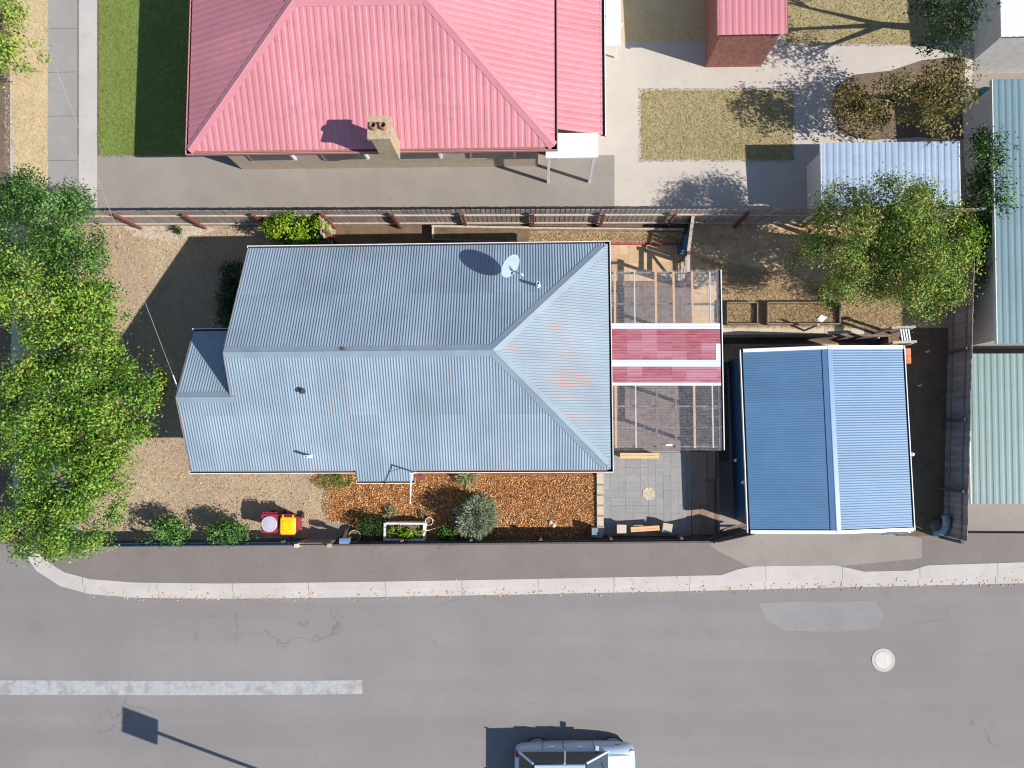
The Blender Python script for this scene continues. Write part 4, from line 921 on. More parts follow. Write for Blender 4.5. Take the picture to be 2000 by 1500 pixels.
# letterbox, pots, planter trough, garden rocks
lb = P(674, 1056, 1.05); lt = thing('letterbox', Vector((lb.x, lb.y, 0)), 'blue grey letterbox on a timber post beside the street gate', 'letterbox')
mb = MB(); mb.box(lb, (.27, .13, .2)); mb.add([(lb.x - .15, lb.y - .08, lb.z + .10), (lb.x + .15, lb.y - .08, lb.z + .10), (lb.x + .15, lb.y + .08, lb.z + .10), (lb.x - .15, lb.y + .08, lb.z + .10), (lb.x - .15, lb.y, lb.z + .13), (lb.x + .15, lb.y, lb.z + .13)], [(0, 1, 5, 4), (2, 3, 4, 5), (1, 2, 5), (3, 0, 4), (3, 2, 1, 0)]); mb.build('box', plain('dull blue enamel', lin(104, 128, 164), .5), lt)
mb = MB(); mb.box((lb.x, lb.y, .48), (.09, .09, .96)); mb.build('post', M['sleeper'], lt)
mb = MB(); mb.bar(P(678, 1034, .05), P(673, 1052, .55), .11, .03); tag(mb.build('leaning_plank', M['timber'], None), 'orange timber plank leaning behind the letterbox', 'plank')
def pot(px, py, r, h, label, m, rim):
    c = P(px, py, h); o = thing('plant_pot', Vector((c.x, c.y, 0)), label, 'pot'); b = Vector((c.x, c.y, 0))
    mb = MB(); mb.lathe(b, [(.001, .01), (r * .75, .01), (r * .97, h - .03), (r * .86, h - .03), (r * .82, h - .08), (.001, h - .08)], 22); mb.build('body', m, o, smooth=False)
    mb = MB(); mb.lathe(b, [(r * .86, h - .035), (r, h - .035), (r, h), (r * .88, h), (r * .86, h - .035)], 22); mb.build('rim', rim, o)
    mb = MB(); mb.lathe(b, [(r * .84, h - .07), (.001, h - .06)], 16); mb.build('soil', M['darksoil'], o)
pot(692.5, 1047, .19, .38, 'wide dark pot with a pale rim near the letterbox', M['dark'], M['rail'])
pot(838, 1018.5, .125, .26, 'small black pot with a white rim beside the planted trough', M['dark'], M['white'])
tz = .5; tr = thing('planter_trough', P(790, 1040), 'white rectangular trough packed with leafy plants on the mulch bed', 'planter')
a, b = P(749, 1056, tz), P(830, 1021, tz); cx, cy, wx, wy = (a.x + b.x) / 2, (a.y + b.y) / 2, b.x - a.x, b.y - a.y
for (x, y, dx, dy) in ((cx, a.y + .03, wx, .06), (cx, b.y - .03, wx, .06), (a.x + .03, cy, .06, wy - .12), (b.x - .03, cy, .06, wy - .12)):
    mb = MB(); mb.box((x, y, tz / 2), (dx, dy, tz)); mb.build('side', M['whitewash'], tr)
mb = MB(); mb.box((cx, cy, tz / 2 - .06), (wx - .12, wy - .12, tz - .1)); mb.build('soil', M['darksoil'], tr)
mb = MB(); mb.tube([P(831, 1037, .35), P(862, 1029, .12)], .012, 6); tag(mb.build('white_stick', M['white'], None), 'thin white stick leaning on the end of the planted trough', 'stick')
for i, (px, py, r) in enumerate(((1075, 1020, .075), (1081, 1026, .085))):
    c = P(px, py, 0); mb = MB(); k = rng.uniform(.75, 1.15, (5, 9)); vs = []
    for a_ in range(5):
        th_ = a_ / 4 * math.pi / 2 * 1.1
        for j in range(9): vs.append((c.x + r * k[a_, j] * math.cos(th_) * math.cos(j * .698), c.y + r * k[a_, j] * math.cos(th_) * math.sin(j * .698), .02 + r * .9 * math.sin(th_)))
    mb.add(vs, [tuple(range(36, 45))] + [(l * 9 + j, l * 9 + (j + 1) % 9, (l + 1) * 9 + (j + 1) % 9, (l + 1) * 9 + j) for l in range(4) for j in range(9)])
    tag(mb.build('garden_rock', M['limestone'], None), ('smaller pale rock of the pair on the mulch', 'larger pale rock of the pair on the mulch')[i], 'rock')
# curved flue pipe and litter on the back strip
pb = [P(1846, 1006, .5), P(1849, 1018, .48), P(1848, 1030, .4), P(1842, 1038, .3), P(1832, 1041, .2), P(1824, 1041, .12)]
mb = MB(); mb.tube(pb, .11, 12); tag(mb.build('bent_pipe', plain('grey blue pipe', lin(120, 140, 150), .5), None), 'bent grey pipe lying in the shaded back corner', 'pipe')
mb = MB(); mb.lathe(P(1826, 1026), [(.001, .3), (.16, .28), (.2, .2), (.2, .0)], 14); tag(mb.build('upturned_tub', M['palingdark'], None), 'dark upturned tub beside the bent pipe', 'tub')
for i, (px, py) in enumerate(((1811, 686), (1796, 752))):
    c = P(px, py); mb = MB(); mb.add([(c.x - .09, c.y - .02, .02), (c.x + .0, c.y + .0, .06), (c.x + .08, c.y + .05, .03), (c.x + .05, c.y - .03, .02), (c.x - .02, c.y - .06, .05)], [(0, 4, 1), (4, 3, 1), (3, 2, 1), (0, 1, 2)])
    tag(mb.build('plastic_scrap', M['whitewash'], None), ('torn pale plastic scrap on dark soil near the brick pier', 'small grey plastic scrap on dark soil beside the garage')[i], 'scrap')
# ------------------------------------------------------------------ trees and shrubs
def crown(parent, blobs, n, ln, wd, m, clump=.2, per=26, up=.7, shell=.58, name='crown', tintbias=0, gfreq=1.5, lobe=.42, gap=-.2):
    big = [(Vector(b[0]), Vector(b[1])) for b in blobs]; blobs = []
    for c, r in big:
        if min(r.x, r.y) < lobe * 1.2: blobs.append((c, r)); continue
        k = int(9 * (r.x * r.y) / lobe ** 2 * .17) + 6
        for i in range(k):
            z = 1 - 1.25 * (i + .5) / k; a = i * 2.39996 + rng.uniform(-.35, .35); h_ = math.sqrt(max(0, 1 - z * z)); q = rng.uniform(.7, 1.02); rr = lobe * rng.uniform(.5, 1.1)
            blobs.append((c + Vector((h_ * math.cos(a) * r.x * q, h_ * math.sin(a) * r.y * q, z * r.z * q + rng.uniform(-.45, .55) * min(1, r.z))), Vector((rr, rr, rr * .95))))
    wts = np.array([(r.x * r.y + r.x * r.z + r.y * r.z) for _, r in blobs]); wts /= wts.sum()
    nc = max(3, n // per); which = rng.choice(len(blobs), nc, p=wts)
    d = rng.normal(size=(nc, 3)); d[:, 2] = np.abs(d[:, 2]) * rng.choice([1, 1, 1, -.5], nc); d /= np.linalg.norm(d, axis=1)[:, None]
    rad = shell + (1.06 - shell) * rng.random(nc) ** .6
    seed = float(rng.uniform(0, 50)); lump = np.array([mnoise.noise(Vector(q) * 2.3 + Vector((seed, which[i] * 3.1, 0))) for i, q in enumerate(d)]); rad = rad * (1 + .32 * lump)
    C = np.array([blobs[i][0] for i in which]); S = np.array([blobs[i][1] for i in which])
    cen = C + d * S * rad[:, None]; nrm0 = d / S
    nrm0 /= np.linalg.norm(nrm0, axis=1)[:, None]
    gapn = np.array([mnoise.noise(Vector(q) * gfreq + Vector((seed, 0, 0))) for q in cen]); kp_ = gapn > (gap if max(b[1].x for b in big) > .6 else -2); cen, nrm0, rad = cen[kp_], nrm0[kp_], rad[kp_]; nc = len(cen); gapn = gapn[kp_]
    ctint = np.clip(rng.normal(.46 + tintbias, .27, nc) + (rad - .85) * .5 + gapn * .35, 0, 1)  # inner leaves and gap edges tinted darker: crown shade put into the colour
    pos = np.repeat(cen, per, 0); k = len(pos); cs = np.repeat(rng.uniform(.6, 1.3, nc) * clump, per)[:, None]
    off = rng.normal(size=(k, 3)) * cs * np.array([.75, .75, .5]); pos = pos + off
    pos[:, 2] = np.maximum(pos[:, 2], .04)
    nrm = np.repeat(nrm0, per, 0) * .8 + off / (cs + 1e-6) * .35 + np.array([0, 0, up * .6]) + rng.normal(size=(k, 3)) * .7
    tint = np.clip(np.repeat(ctint, per) + rng.normal(0, .17, k), 0, 1)
    return cloud(name, pos, nrm, rng.uniform(.65, 1.25, k) * ln, rng.uniform(.65, 1.25, k) * wd, m, parent, tint)
def limbs(parent, base, blobs, r=.1):
    mb = MB(); base = Vector(base); top = sum((Vector(b[0]) for b in blobs), Vector()) / len(blobs); fork = base + (top - base) * .45; fork.x = L2(base.x, top.x, .25); fork.y = L2(base.y, top.y, .25)
    mb.tube([base - Vector((0, 0, .05)), L2(base, fork, .5) + Vector((.03, .02, 0)), fork], [r * 1.25, r, r * .8], 8)
    for b in blobs:
        c, s = Vector(b[0]), Vector(b[1]); e = c + Vector((0, 0, s.z * .3)); mb.tube([fork, L2(fork, e, .5) + Vector((.05, -.04, .08)), e], [r * .7, r * .45, r * .15], 6)
        for k in range(3):
            q = c + Vector((rng.uniform(-.6, .6) * s.x, rng.uniform(-.6, .6) * s.y, rng.uniform(.1, .6) * s.z)); mb.tube([L2(fork, e, .6), q], [r * .3, r * .1], 5)
    return mb.build('trunk', M['bark'], parent)
def tree(name, label, cat, base, blobs, n, ln, wd, m, r=.1, group=None, **kw):
    o = thing(name, base, label, cat, group); limbs(o, base, blobs, r); crown(o, blobs, n, ln, wd, m, **kw); return o
def bpx(px, py, z, rx, ry, rz): return (P(px, py, z), (rx / 66, ry / 66, rz))
tree('street_tree', 'dark green bushy tree in the front corner by the paling fence', 'tree', P(90, 470), [bpx(105, 445, 2.4, 100, 70, .9), bpx(140, 510, 2.2, 66, 70, .8), bpx(60, 400, 2.2, 70, 50, .8)], 24000, .085, .052, M['leafB'], group='trees along the front boundary')
tree('street_tree', 'yellow green leafy tree between the dark corner tree and the largest front tree', 'tree', P(90, 640), [bpx(120, 620, 2.8, 110, 80, 1.0), bpx(180, 600, 2.5, 55, 40, .7), bpx(60, 560, 2.5, 70, 70, .9), bpx(175, 660, 2.7, 65, 55, .8)], 27000, .088, .056, M['leafA'], group='trees along the front boundary', tintbias=.05)
tree('street_tree', 'largest yellow green front tree reaching towards the overhead wire', 'tree', P(110, 780), [bpx(170, 760, 3.0, 105, 80, 1.1), bpx(262, 752, 2.8, 50, 60, .8), bpx(90, 800, 2.9, 90, 90, 1.0), bpx(190, 850, 2.6, 80, 50, .8), bpx(262, 835, 2.4, 36, 26, .5)], 38000, .088, .056, M['leafA'], .13, group='trees along the front boundary')
tree('street_tree', 'green leafy tree in the front corner near the picket fence', 'tree', P(90, 970), [bpx(130, 930, 2.7, 100, 70, .9), bpx(200, 910, 2.4, 55, 50, .7), bpx(150, 1000, 2.4, 88, 58, .8), bpx(80, 1030, 2.3, 75, 50, .7), bpx(150, 1055, 1.9, 55, 26, .5)], 30000, .085, .054, M['leafA'], group='trees along the front boundary', tintbias=-.08)
tree('backyard_tree', 'large olive green tree with orange tips in the back corner of the yard', 'tree', P(1690, 480), [bpx(1700, 470, 3.0, 115, 75, 1.1), bpx(1790, 480, 2.9, 68, 95, 1.0), bpx(1650, 520, 2.3, 85, 60, .9), bpx(1740, 540, 2.2, 80, 55, .8), bpx(1720, 410, 3.0, 110, 40, .9), bpx(1808, 560, 2.0, 40, 40, .6)], 62000, .085, .04, M['leafC'], .14, clump=.2, per=26, up=.4, shell=.45, gfreq=1.2)
tree('boundary_bush', 'bright leafy bush poking over the far corner of the back fence', 'bush', P(1896, 470, ZF), [bpx(1890, 470, 1.3, 16, 50, .5)], 1500, .09, .055, M['leafG'], .05)
tree('garden_shrub', 'bright yellow green shrub between the house and the paling fence', 'shrub', P(570, 452), [bpx(578, 448, 1.1, 56, 24, .7), bpx(545, 446, 1.0, 26, 22, .5), bpx(610, 448, 1.0, 26, 22, .5)], 4200, .085, .05, M['leafG'], .05, clump=.13)
tree('garden_shrub', 'dark shrub in shade behind the bright yellow green shrub', 'shrub', P(590, 470), [bpx(590, 464, .6, 60, 16, .4)], 1500, .08, .05, M['leafD'], .04, clump=.12)
tree('hedge', 'dark clipped hedge in the house shadow below the front gable', 'hedge', P(455, 575), [bpx(452, 540, .4, 20, 30, .4), bpx(450, 580, .4, 20, 34, .4), bpx(446, 616, .4, 17, 28, .4)], 3600, .07, .045, M['leafD'], .04, clump=.12)
tree('garden_shrub', 'green lawn edge shrub nearest the front corner tree', 'shrub', P(318, 1040), [bpx(315, 1035, .8, 48, 24, .5), bpx(290, 1040, .7, 24, 20, .4), bpx(338, 1038, .75, 28, 24, .45)], 3000, .085, .045, M['leafB'], .05, clump=.13, group='shrubs inside the picket fence')
tree('garden_shrub', 'green lawn edge shrub beside the grey lidded bin', 'shrub', P(446, 1042), [bpx(444, 1039, .75, 36, 22, .5), bpx(460, 1042, .7, 22, 18, .4)], 2400, .085, .045, M['leafB'], .05, clump=.12, group='shrubs inside the picket fence')
tree('fence_sprout', 'little green tuft on the pale soil by the paling fence', 'plant', P(347, 449), [bpx(345, 449, .18, 11, 8, .16)], 220, .07, .035, M['leafB'], .02, clump=.05)
tree('garden_shrub', 'feathery green plant beside the wide pot', 'shrub', P(725, 1028), [bpx(722, 1026, .35, 26, 20, .3), bpx(742, 1030, .3, 16, 16, .25)], 1900, .085, .025, M['leafD'], .03, clump=.1, up=.3, tintbias=.3)
tree('trough_plants', 'glossy yellow green plants growing in the white trough', 'plants', P(790, 1040, .4), [bpx(775, 1040, .47, 20, 10, .12), bpx(806, 1040, .47, 20, 10, .12)], 700, .085, .045, M['leafG'], .02, clump=.06, up=.6)
tree('garden_shrub', 'mixed green plants in the shade between trough and grey bush', 'shrub', P(858, 1045), [bpx(872, 1044, .3, 18, 14, .25)], 700, .08, .04, M['leafB'], .03, clump=.1)
def spiky(name, label, cat, px, py, r, h, n, ln, wd, m, flat=.6, leanx=0):
    b = P(px, py); o = thing(name, b, label, cat)
    a = rng.uniform(0, 6.283, n); ph = np.arccos(rng.uniform(0.05, 1, n)); rad = rng.uniform(.45, 1, n)
    d = np.stack([np.sin(ph) * np.cos(a), np.sin(ph) * np.sin(a), np.cos(ph)], 1)
    pos = np.array(b) + d * np.array([r, r, h]) * rad[:, None] + rng.normal(0, .02, (n, 3)); pos[:, 2] = np.maximum(pos[:, 2], .03)
    al = d + rng.normal(0, .28, (n, 3)); nr = np.cross(al, rng.normal(size=(n, 3))) + np.array([0, 0, .3])
    lump = np.array([mnoise.noise(Vector(q) * 2.6 + Vector((px, 0, 0))) for q in d]); pos = np.array(b) + (pos - np.array(b)) * (1 + .28 * lump)[:, None]; pos[:, 2] = np.maximum(pos[:, 2], .03)
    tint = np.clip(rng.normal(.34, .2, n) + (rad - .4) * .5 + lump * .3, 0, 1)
    cloud('foliage', pos, nr, rng.uniform(.6, 1.2, n) * ln, wd, m, o, tint, along=al)
    mb = MB()
    for k in range(7):
        e = Vector((math.cos(k * .9) * r * .6, math.sin(k * .9) * r * .6, h * .7)); mb.tube([b, b + e * .5 + Vector((0, 0, .06)), b + e], [.02, .014, .005], 5)
    mb.build('stem', M['bark'], o); return o
spiky('grey_bush', 'round sage grey needle bush on the mulch bed by the street fence', 'bush', 931, 1006, .70, 1.4, 9500, .15, .024, M['leafS'])
spiky('flax_clump', 'pale strappy grass clump against the house wall', 'plant', 913, 930, .36, .5, 420, .32, .022, M['leafF'])
spiky('grass_tuft', 'pale grass tuft behind the planted trough', 'plant', 765, 1001, .24, .3, 260, .2, .018, M['leafF'])
spiky('grass_tuft', 'small grass tuft beside the black pot', 'plant', 826, 1003, .14, .2, 140, .12, .016, M['leafF'])
tree('weed_patch', 'low green yellow weeds under the house gutter beside the porch', 'weeds', P(650, 938), [bpx(640, 937, .03, 30, 12, .1), bpx(668, 938, .03, 22, 13, .1)], 1500, .07, .02, leafmat('weedy grass', [lin(104, 116, 50), lin(136, 144, 66), lin(164, 160, 90)]), .01, clump=.07)
# ------------------------------------------------------------------ neighbouring houses
def hip_house(label, xl, xr, yb, dep, ze, pitch, m, capm, name='neighbour_house'):
    """a hipped roof: left/right/bottom eaves in photo pixels, depth in metres, pan sheets on each face"""
    X0, X1, Y0 = P(xl, yb, ze).x, P(xr, yb, ze).x, P(xl, yb, ze).y; Y1 = Y0 + dep; yr = (Y0 + Y1) / 2; hf = dep / 2; tp_ = math.tan(pitch); zr = ze + hf * tp_
    o = thing(name, Vector(((X0 + X1) / 2, yr, 0)), label, 'house'); c, s = math.cos(pitch), math.sin(pitch); Ls = hf / c
    F1 = lambda x, v, h: Vector((x, yr - v * c - h * s, zr - v * s + h * c)); F2 = lambda x, v, h: Vector((x, yr + v * c + h * s, zr - v * s + h * c))
    F3 = lambda y, v, h: Vector((X0 + hf - v * c - h * s, y, zr - v * s + h * c)); F4 = lambda y, v, h: Vector((X1 - hf + v * c + h * s, y, zr - v * s + h * c))
    mb = MB(); d = -.03
    mb.poly([F1(X0 + hf, 0, d), F1(X1 - hf, 0, d), F1(X1, Ls, d), F1(X0, Ls, d)]); mb.poly([F2(X0 + hf, 0, d), F2(X1 - hf, 0, d), F2(X1, Ls, d), F2(X0, Ls, d)])
    mb.poly([F3(yr, 0, d), F3(Y0, Ls, d), F3(Y1, Ls, d)]); mb.poly([F4(yr, 0, d), F4(Y0, Ls, d), F4(Y1, Ls, d)])
    rf_ = mb.build('roof', M['timberold'], o)
    hv = lambda x: max(0, (X0 + hf - x) / hf, (x - X1 + hf) / hf) * Ls; hy = lambda y: abs(y - yr) / hf * Ls
    for (a, b) in breaks(X0, X1, .76):
        for fr in (F1, F2): corr('roof_sheet', m, rf_, a, b, hv, lambda u: Ls + .02, fr, pitch=.19, amp=.0055, spp=9, rib=True)
    for (a, b) in breaks(Y0, Y1, .76):
        for fr in (F3, F4): corr('roof_sheet', m, rf_, a, b, hy, lambda u: Ls + .02, fr, pitch=.19, amp=.0055, spp=9, rib=True)
    A1, A2 = Vector((X0 + hf, yr, zr)), Vector((X1 - hf, yr, zr)); u1, u2, u3, u4 = Vector((0, -c, -s)), Vector((0, c, -s)), Vector((-c, 0, -s)), Vector((c, 0, -s))
    if (A2 - A1).length > .05 and A2.x > A1.x: cap(A1, A2, u1, u2, .17, m=capm, parent=rf_, lift=.02)
    for A, cx_, sx in ((A1, X0, -1), (A2, X1, 1)):
        for cy_, sy in ((Y0, -1), (Y1, 1)):
            e = Vector((cx_, cy_, ze)); ax = (e - A).normalized(); n1 = Vector((0, sy * s, c)); n2 = Vector((sx * s, 0, c)); e1 = ax.cross(n1).normalized(); e1 = e1 if e1.y * sy > 0 else -e1
            e2 = ax.cross(n2).normalized(); e2 = e2 if e2.x * sx > 0 else -e2; cap(A, e, e1, e2, .15, 'hip_cap', capm, rf_, None, .022)
    for (a, b, ou) in (((X0 - .1, Y0), (X1 + .1, Y0), (0, -1, 0)), ((X0, Y0 - .1), (X0, Y1), (-1, 0, 0)), ((X1, Y0 - .1), (X1, Y1), (1, 0, 0))): gutter((*a, ze - .03), (*b, ze - .03), ou, parent=o, wd=.09, mats=[capm, M['guttermud'], M['gutterdark']])
    mb = MB(); mb.box(((X0 + X1) / 2, yr, ze / 2 - .05), (X1 - X0 - .9, dep - .9, ze - .1)); wl = mb.build('wall', M['tanwall'], o)
    for i in range(4):
        cx_ = X0 + (X1 - X0) * (i + .8) / 4.6; mb = MB(); mb.box((cx_, Y0 + .43, 1.5), (1.4, .08, 1.2)); wn = mb.build('window', M['white'], o); mb = MB(); mb.box((cx_, Y0 + .40, 1.5), (1.26, .06, 1.06)); mb.build('pane', M['glass'], wn)
    return o, (X0, X1, Y0, Y1, yr, zr, hf)
ph, (X0, X1, Y0, Y1, yr_, zr2, hf2) = hip_house('big neighbouring house with a faded pink hipped roof', 368, 1082, 294, 7.0, 2.8, R(24), M['pink'], M['pinkcap'])
# lower skillion that carries the pink roof on to the right
ln_ = thing('lean_to', P(1120, 100), 'low pink roofed lean-to on the end of the neighbouring house', 'lean-to')
XE2 = P(1176, 120, 2.3).x; fl_ = lambda y, v, h: Vector((X1 + .06 + v, y, 2.74 - v * .36 + h))
for (a, b) in breaks(P(1100, 258, 2.5).y, Y1, .76): corr('roof_sheet', M['pink'], ln_, a, b, lambda u: 0, lambda u: XE2 - X1 - .06, fl_, pitch=.19, amp=.0055, spp=9, rib=True)
mb = MB(); mb.box(((X1 + XE2) / 2, (P(1100, 258, 2.5).y + Y1) / 2, 1.0), (XE2 - X1 - .3, Y1 - P(1100, 258, 2.5).y - .3, 2.0)); mb.build('wall', M['whitewash'], ln_)
gutter((XE2, P(1100, 258, 2.5).y - .05, 2.3), (XE2, Y1, 2.3), (1, 0, 0), parent=ln_, wd=.08, mats=[M['white'], M['gutterdark'], M['gutterdark']])
pw = thing('porch_roof', P(1115, 285), 'flat white porch roof at the corner of the pink roofed house', 'porch')
a, b = P(1066, 309, 2.35), P(1168, 260, 2.35); mb = MB(); mb.box(((a.x + b.x) / 2, (a.y + b.y) / 2, 2.35), (b.x - a.x, b.y - a.y, .06)); mb.build('roof_panel', M['white'], pw)
for x in (a.x + .1, b.x - .1):
    mb = MB(); mb.box((x, a.y + .1, 1.16), (.08, .08, 2.32)); mb.build('post', M['white'], pw)
cz = 3.3; cb_ = P(741, 250, 4.4); ch = thing('chimney', Vector((cb_.x, cb_.y, 2.9)), 'tan brick chimney on the pink roof', 'chimney')
tan = plain('tan brick', lin(170, 150, 122), .9, .2, 9, bump=.2)
mb = MB(); mb.box((cb_.x, cb_.y, 3.55), (.5, .5, 1.6)); mb.build('stack', tan, ch); mb = MB(); mb.box((cb_.x, cb_.y, 4.39), (.62, .62, .1)); mb.build('cap', tan, ch)
for k in (-.13, .13):
    mb = MB(); mb.lathe((cb_.x + k, cb_.y, 4.44), [(.1, 0), (.09, .18), (.07, .18), (.07, .05)], 10); mb.build('pot', plain('terracotta', (.35, .17, .1), .9), ch)
# sheds and other roofs
def shed(name, label, cat, x0, y0, x1, y1, z, m, fall=(.04, 0), wallm='whitewash', pitch=.19, rib=True, zb=0):
    a, b = P(x0, y1, z), P(x1, y0, z); c = (a + b) / 2; o = thing(name, Vector((c.x, c.y, zb)), label, cat)
    fr = lambda x, v, h: Vector((x, b.y - v, z - v * fall[0] - (x - a.x) * fall[1] + h))
    for (u0, u1) in breaks(a.x, b.x, .76): corr('roof_sheet', m, o, u0, u1, lambda u: 0, lambda u: b.y - a.y, fr, pitch=pitch, amp=.0055, spp=8, rib=rib)
    mb = MB(); zl = z - (b.y - a.y) * max(0, fall[0]) - .06; mb.box((c.x, c.y, (zl + zb) / 2), (b.x - a.x - .24, b.y - a.y - .24, zl - zb)); mb.build('wall', M[wallm], o)
    for sx, xx in ((-1, a.x), (1, b.x)):
        mb = MB(); mb.bar((xx + sx * .02, b.y, z - .05), (xx + sx * .02, a.y, z - (b.y - a.y) * fall[0] - .05), .03, .12); mb.build('barge_board', M[wallm], o)
    return o
M['paleblue'] = plain('pale blue grey roof paint', lin(146, 160, 178), .5, .08, 1.0, rnd=.05, dirt=(lin(132, 144, 160), 2.2, .54, .6))
M['teal'] = plain('pale sea green roof paint', lin(112, 132, 128), .55, .08, 1.0, rnd=.05, dirt=(lin(110, 128, 122), 2.2, .54, .6))
M['tealdark'] = plain('pale blue green roof paint', lin(102, 126, 132), .55, .08, 1.0, rnd=.05, dirt=(lin(100, 122, 124), 2.2, .54, .6))
shed('neighbour_shed', 'pale blue grey roofed shed beyond the back fence', 'shed', 1608, 276, 1872, 402, 1.6, M['paleblue'])
shed('neighbour_shed', 'small pink roofed shed at the top edge beside the half dry lawn', 'shed', 1405, -140, 1535, 64, 2.3, M['pink'], wallm='brick')
shed('neighbour_roof', 'pale sea green roof beyond the back fence beside the garage', 'building', 1905, 690, 2200, 985, .85, M['teal'], zb=ZF)
shed('neighbour_roof', 'tall pale blue green roof at the edge above the sea green one', 'building', 1962, 150, 2300, 668, 1.8, M['tealdark'], zb=ZF)
shed('neighbour_roof', 'white roof corner at the top edge beyond the tall conifer', 'building', 1964, -200, 2200, 66, 1.8, M['white'], zb=ZF)
ta = thing('awning', P(1197, 40), 'narrow white awning beside the pink roofed lean-to', 'awning')
mb = MB(); mb.box(P(1198, 42, 2.0), (.42, 1.5, .05)); mb.build('panel', M['white'], ta)
for k in (-.65, .65):
    mb = MB(); p = P(1198, 42, 1.0); mb.box((p.x + .15, p.y + k, 1.0), (.05, .05, 2.0)); mb.build('post', M['white'], ta)
tree('neighbour_tree', 'dull olive spreading tree above the pale blue shed roof', 'tree', P(1760, 190), [bpx(1760, 205, 1.9, 90, 46, .8), bpx(1830, 190, 2.1, 46, 70, .9), bpx(1680, 215, 1.5, 50, 38, .6)], 7000, .11, .06, M['leafO'], group='trees in the neighbouring yards')
tree('neighbour_tree', 'tall dark conifer at the top edge between the lawn and white roof', 'tree', P(1838, 60), [bpx(1842, 30, 3.2, 40, 60, 2.0), bpx(1838, 90, 2.4, 30, 40, 1.2), bpx(1850, -50, 3.2, 40, 60, 2.0)], 6000, .10, .05, M['leafD'], .12, group='trees in the neighbouring yards', tintbias=-.2)
tree('neighbour_tree', 'green tree beyond the back fence beside the tall roof', 'tree', P(1925, 350, ZF), [bpx(1928, 310, 1.0, 34, 56, .8), bpx(1926, 400, 1.0, 32, 56, .8), bpx(1930, 460, .8, 28, 36, .7)], 9000, .09, .05, M['leafB'], group='trees in the neighbouring yards', tintbias=-.15)
tree('neighbour_tree', 'grey green shrub beyond the back fence above the sea green roof', 'tree', P(1928, 540, ZF), [bpx(1930, 535, .6, 28, 40, .6)], 2200, .1, .05, M['leafS'], .06, group='trees in the neighbouring yards')
tree('neighbour_tree', 'yellow olive street tree in the top corner of the verge', 'tree', P(10, 90), [bpx(15, 60, 2.6, 50, 60, .8), bpx(30, 115, 2.3, 40, 40, .7), bpx(-30, 20, 2.6, 50, 60, .8)], 4200, .11, .06, M['leafA'], group='trees in the neighbouring yards', tintbias=.3)
mb = MB(); mb.lathe(P(1896, 205, ZF), [(.001, .9), (.2, .88), (.24, .8), (.22, .0)], 16); tag(mb.build('water_butt', plain('teal plastic', lin(40, 130, 115), .5), None), 'teal green barrel beyond the back fence corner', 'barrel')
0 and fence('side_wall_fence', 'white topped low fence along the green neighbouring lawn', P(190, -200), P(190, 305), .9, 'picket', wd=.09, gap=.02, side=1, rails=(.2, .8), posts='rail', railm='rail', cap_m='white')
# ------------------------------------------------------------------ street: car, cover plate, sign pole
mc = PS(1725, 1289, KZ); mh = thing('manhole_cover', mc, 'round pale concrete manhole cover in the road', 'manhole cover'); zc = zr_(mc.x) + .004
mb = MB(); mb.lathe((mc.x, mc.y, zc), [(.36, .0), (.36, .008), (.27, .009)], 32); mb.build('collar', M['kerb'], mh)
mb = MB(); mb.lathe((mc.x, mc.y, zc), [(.268, .004), (.26, .012), (.08, .013), (.001, .013)], 32); mb.build('lid', plain('light cement lid', lin(196, 186, 178), .85, .1, 12), mh)
sp = PS(560, 1528, 0); sn = thing('sign_pole', sp, 'grey sign pole whose shadow lies across the road at the lower corner', 'pole')
mb = MB(); mb.tube([sp, sp + Vector((0, 0, 4.6))], .055, 10); mb.build('post', M['cap'], sn)
mb = MB(); mb.box(sp + Vector((-.02, .02, 4.15)), (.05, .75, 1.0)); mb.build('sign_board', M['cap'], sn)
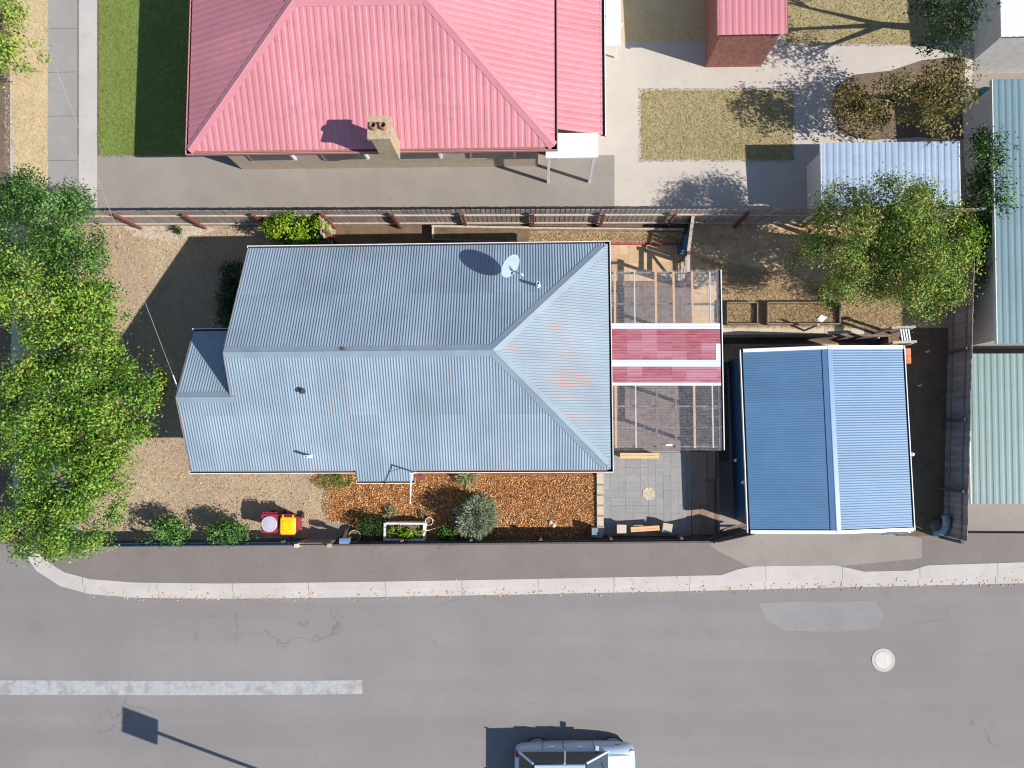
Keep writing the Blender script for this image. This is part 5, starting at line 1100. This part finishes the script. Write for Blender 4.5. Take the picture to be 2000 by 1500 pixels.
def car(px, py, label, paint, heading=0):
    c = PS(px, py, KZ); z0 = zr_(c.x); o = thing('parked_car', Vector((c.x, c.y, z0)), label, 'car', rz=heading)
    xf = Matrix.Translation((c.x, c.y, z0)) @ Matrix.Rotation(heading, 4, 'Z') @ Matrix.Rotation(math.atan(-.0525), 4, 'Y').inverted()
    def loft(secs, close=True):
        mb = MB(); n = len(secs[0]); vs = sum(secs, [])
        fs = [(i * n + j, i * n + (j + 1) % n, (i + 1) * n + (j + 1) % n, (i + 1) * n + j) for i in range(len(secs) - 1) for j in range(n)]
        fs += [tuple(range(n))[::-1], tuple(range((len(secs) - 1) * n, len(secs) * n))]; mb.add(vs, fs); return mb
    def sec(x, zb, zt, wb, wt, k=.06): return [(x, -wb, zb + .08), (x, -wb + .04, zb), (x, wb - .04, zb), (x, wb, zb + .08), (x, wb + .01, (zb + zt) / 2), (x, wt, zt - k), (x, wt - .12, zt), (x, -wt + .12, zt), (x, -wt, zt - k), (x, -wb - .01, (zb + zt) / 2)]
    body = loft([sec(-1.86, .35, .70, .62, .60), sec(-1.8, .25, .86, .76, .72), sec(-1.5, .2, .93, .81, .77), sec(-.6, .18, .95, .83, .78), (sec(.4, .18, .95, .83, .78)), sec(.9, .18, .92, .83, .77), sec(1.45, .2, .82, .81, .74), sec(1.75, .25, .70, .76, .68), sec(1.86, .33, .58, .64, .58)])
    bo = body.build('body', paint, o, xf, smooth=True)
    md = bo.modifiers.new('sub', 'SUBSURF'); md.levels = 1; md.render_levels = 1
    def ring(x, zt, wd): return [(x, -wd, .92), (x, wd, .92), (x, wd - .1, zt), (x, -wd + .1, zt)]
    gh = MB(); A = [(-1.72, .93), (-1.35, 1.38), (-.2, 1.44), (.25, 1.40), (.95, .93)]; wb = .74; wt = .60
    v = []
    for x, z in A: w_ = wb if z < 1 else wt; v += [(x, -w_, z), (x, w_, z)]
    gh.add(v, [(0, 1, 3, 2), (2, 3, 5, 4), (4, 5, 7, 6), (6, 7, 9, 8), (0, 2, 4, 6, 8), (1, 9, 7, 5, 3)]); gh.build('cabin', M['glass'], o, xf)
    rf_ = MB(); rf_.box((-.55, 0, 1.44), (1.5, 1.16, .05)); r_ = rf_.build('roof_panel', paint, o, xf); r_.modifiers.new('bev', 'BEVEL').width = .02
    for (x0_, z0_, x1_, z1_) in ((-1.72, .94, -1.33, 1.42), (-.35, .94, -.4, 1.44), (.95, .94, .24, 1.42)):
        for sy in (-1, 1): mb = MB(); mb.bar((x0_, sy * .745, z0_), (x1_, sy * .605, z1_), .05, .06); mb.build('pillar', paint, o, xf)
    for sx in (-1.15, 1.2):
        for sy in (-1, 1):
            mb = MB(); mb.tube([(sx, sy * .62, .3), (sx, sy * .80, .3)], .30, 20); wh = mb.build('wheel', M['dark'], o, xf); mb = MB(); mb.tube([(sx, sy * .79, .3), (sx, sy * .81, .3)], .19, 16); mb.build('rim', M['cap'], wh, xf)
    for sy in (-1, 1):
        mb = MB(); mb.box((1.72, sy * .55, .66), (.12, .22, .1)); mb.build('headlight', M['white'], o, xf); mb = MB(); mb.box((-1.8, sy * .62, .75), (.06, .14, .2)); mb.build('tail_light', plain('red lens', (.4, .02, .02), .3) if sy < 0 else bpy.data.materials['red lens'], o, xf)
        mb = MB(); mb.box((.62, sy * .86, .95), (.10, .14, .09)); mb.build('mirror', paint, o, xf)
        for dx in (-1.0, -.38, .55): mb = MB(); mb.bar((dx, sy * .842, .32), (dx, sy * .80, .9), .012, .012); mb.build('door_seam', M['dark'], o, xf)
        mb = MB(); mb.bar((.98, sy * .62, .945), (1.62, sy * .56, .79), .012, .012); mb.build('bonnet_seam', M['dark'], o, xf); mb = MB(); mb.bar((.92, sy * .1, .985), (.72, sy * .5, 1.10), .015, .015); mb.build('wiper', M['dark'], o, xf)
        for dx in (-.75, .1): mb = MB(); mb.box((dx, sy * .845, .8), (.16, .02, .03)); mb.build('door_handle', paint, o, xf)
    return o
car(1120, 1491, 'silver blue hatchback parked at the bottom edge of the road', plain('silver blue car paint', lin(176, 190, 208), .28, .04, 3, spec=.6, metal=.25))
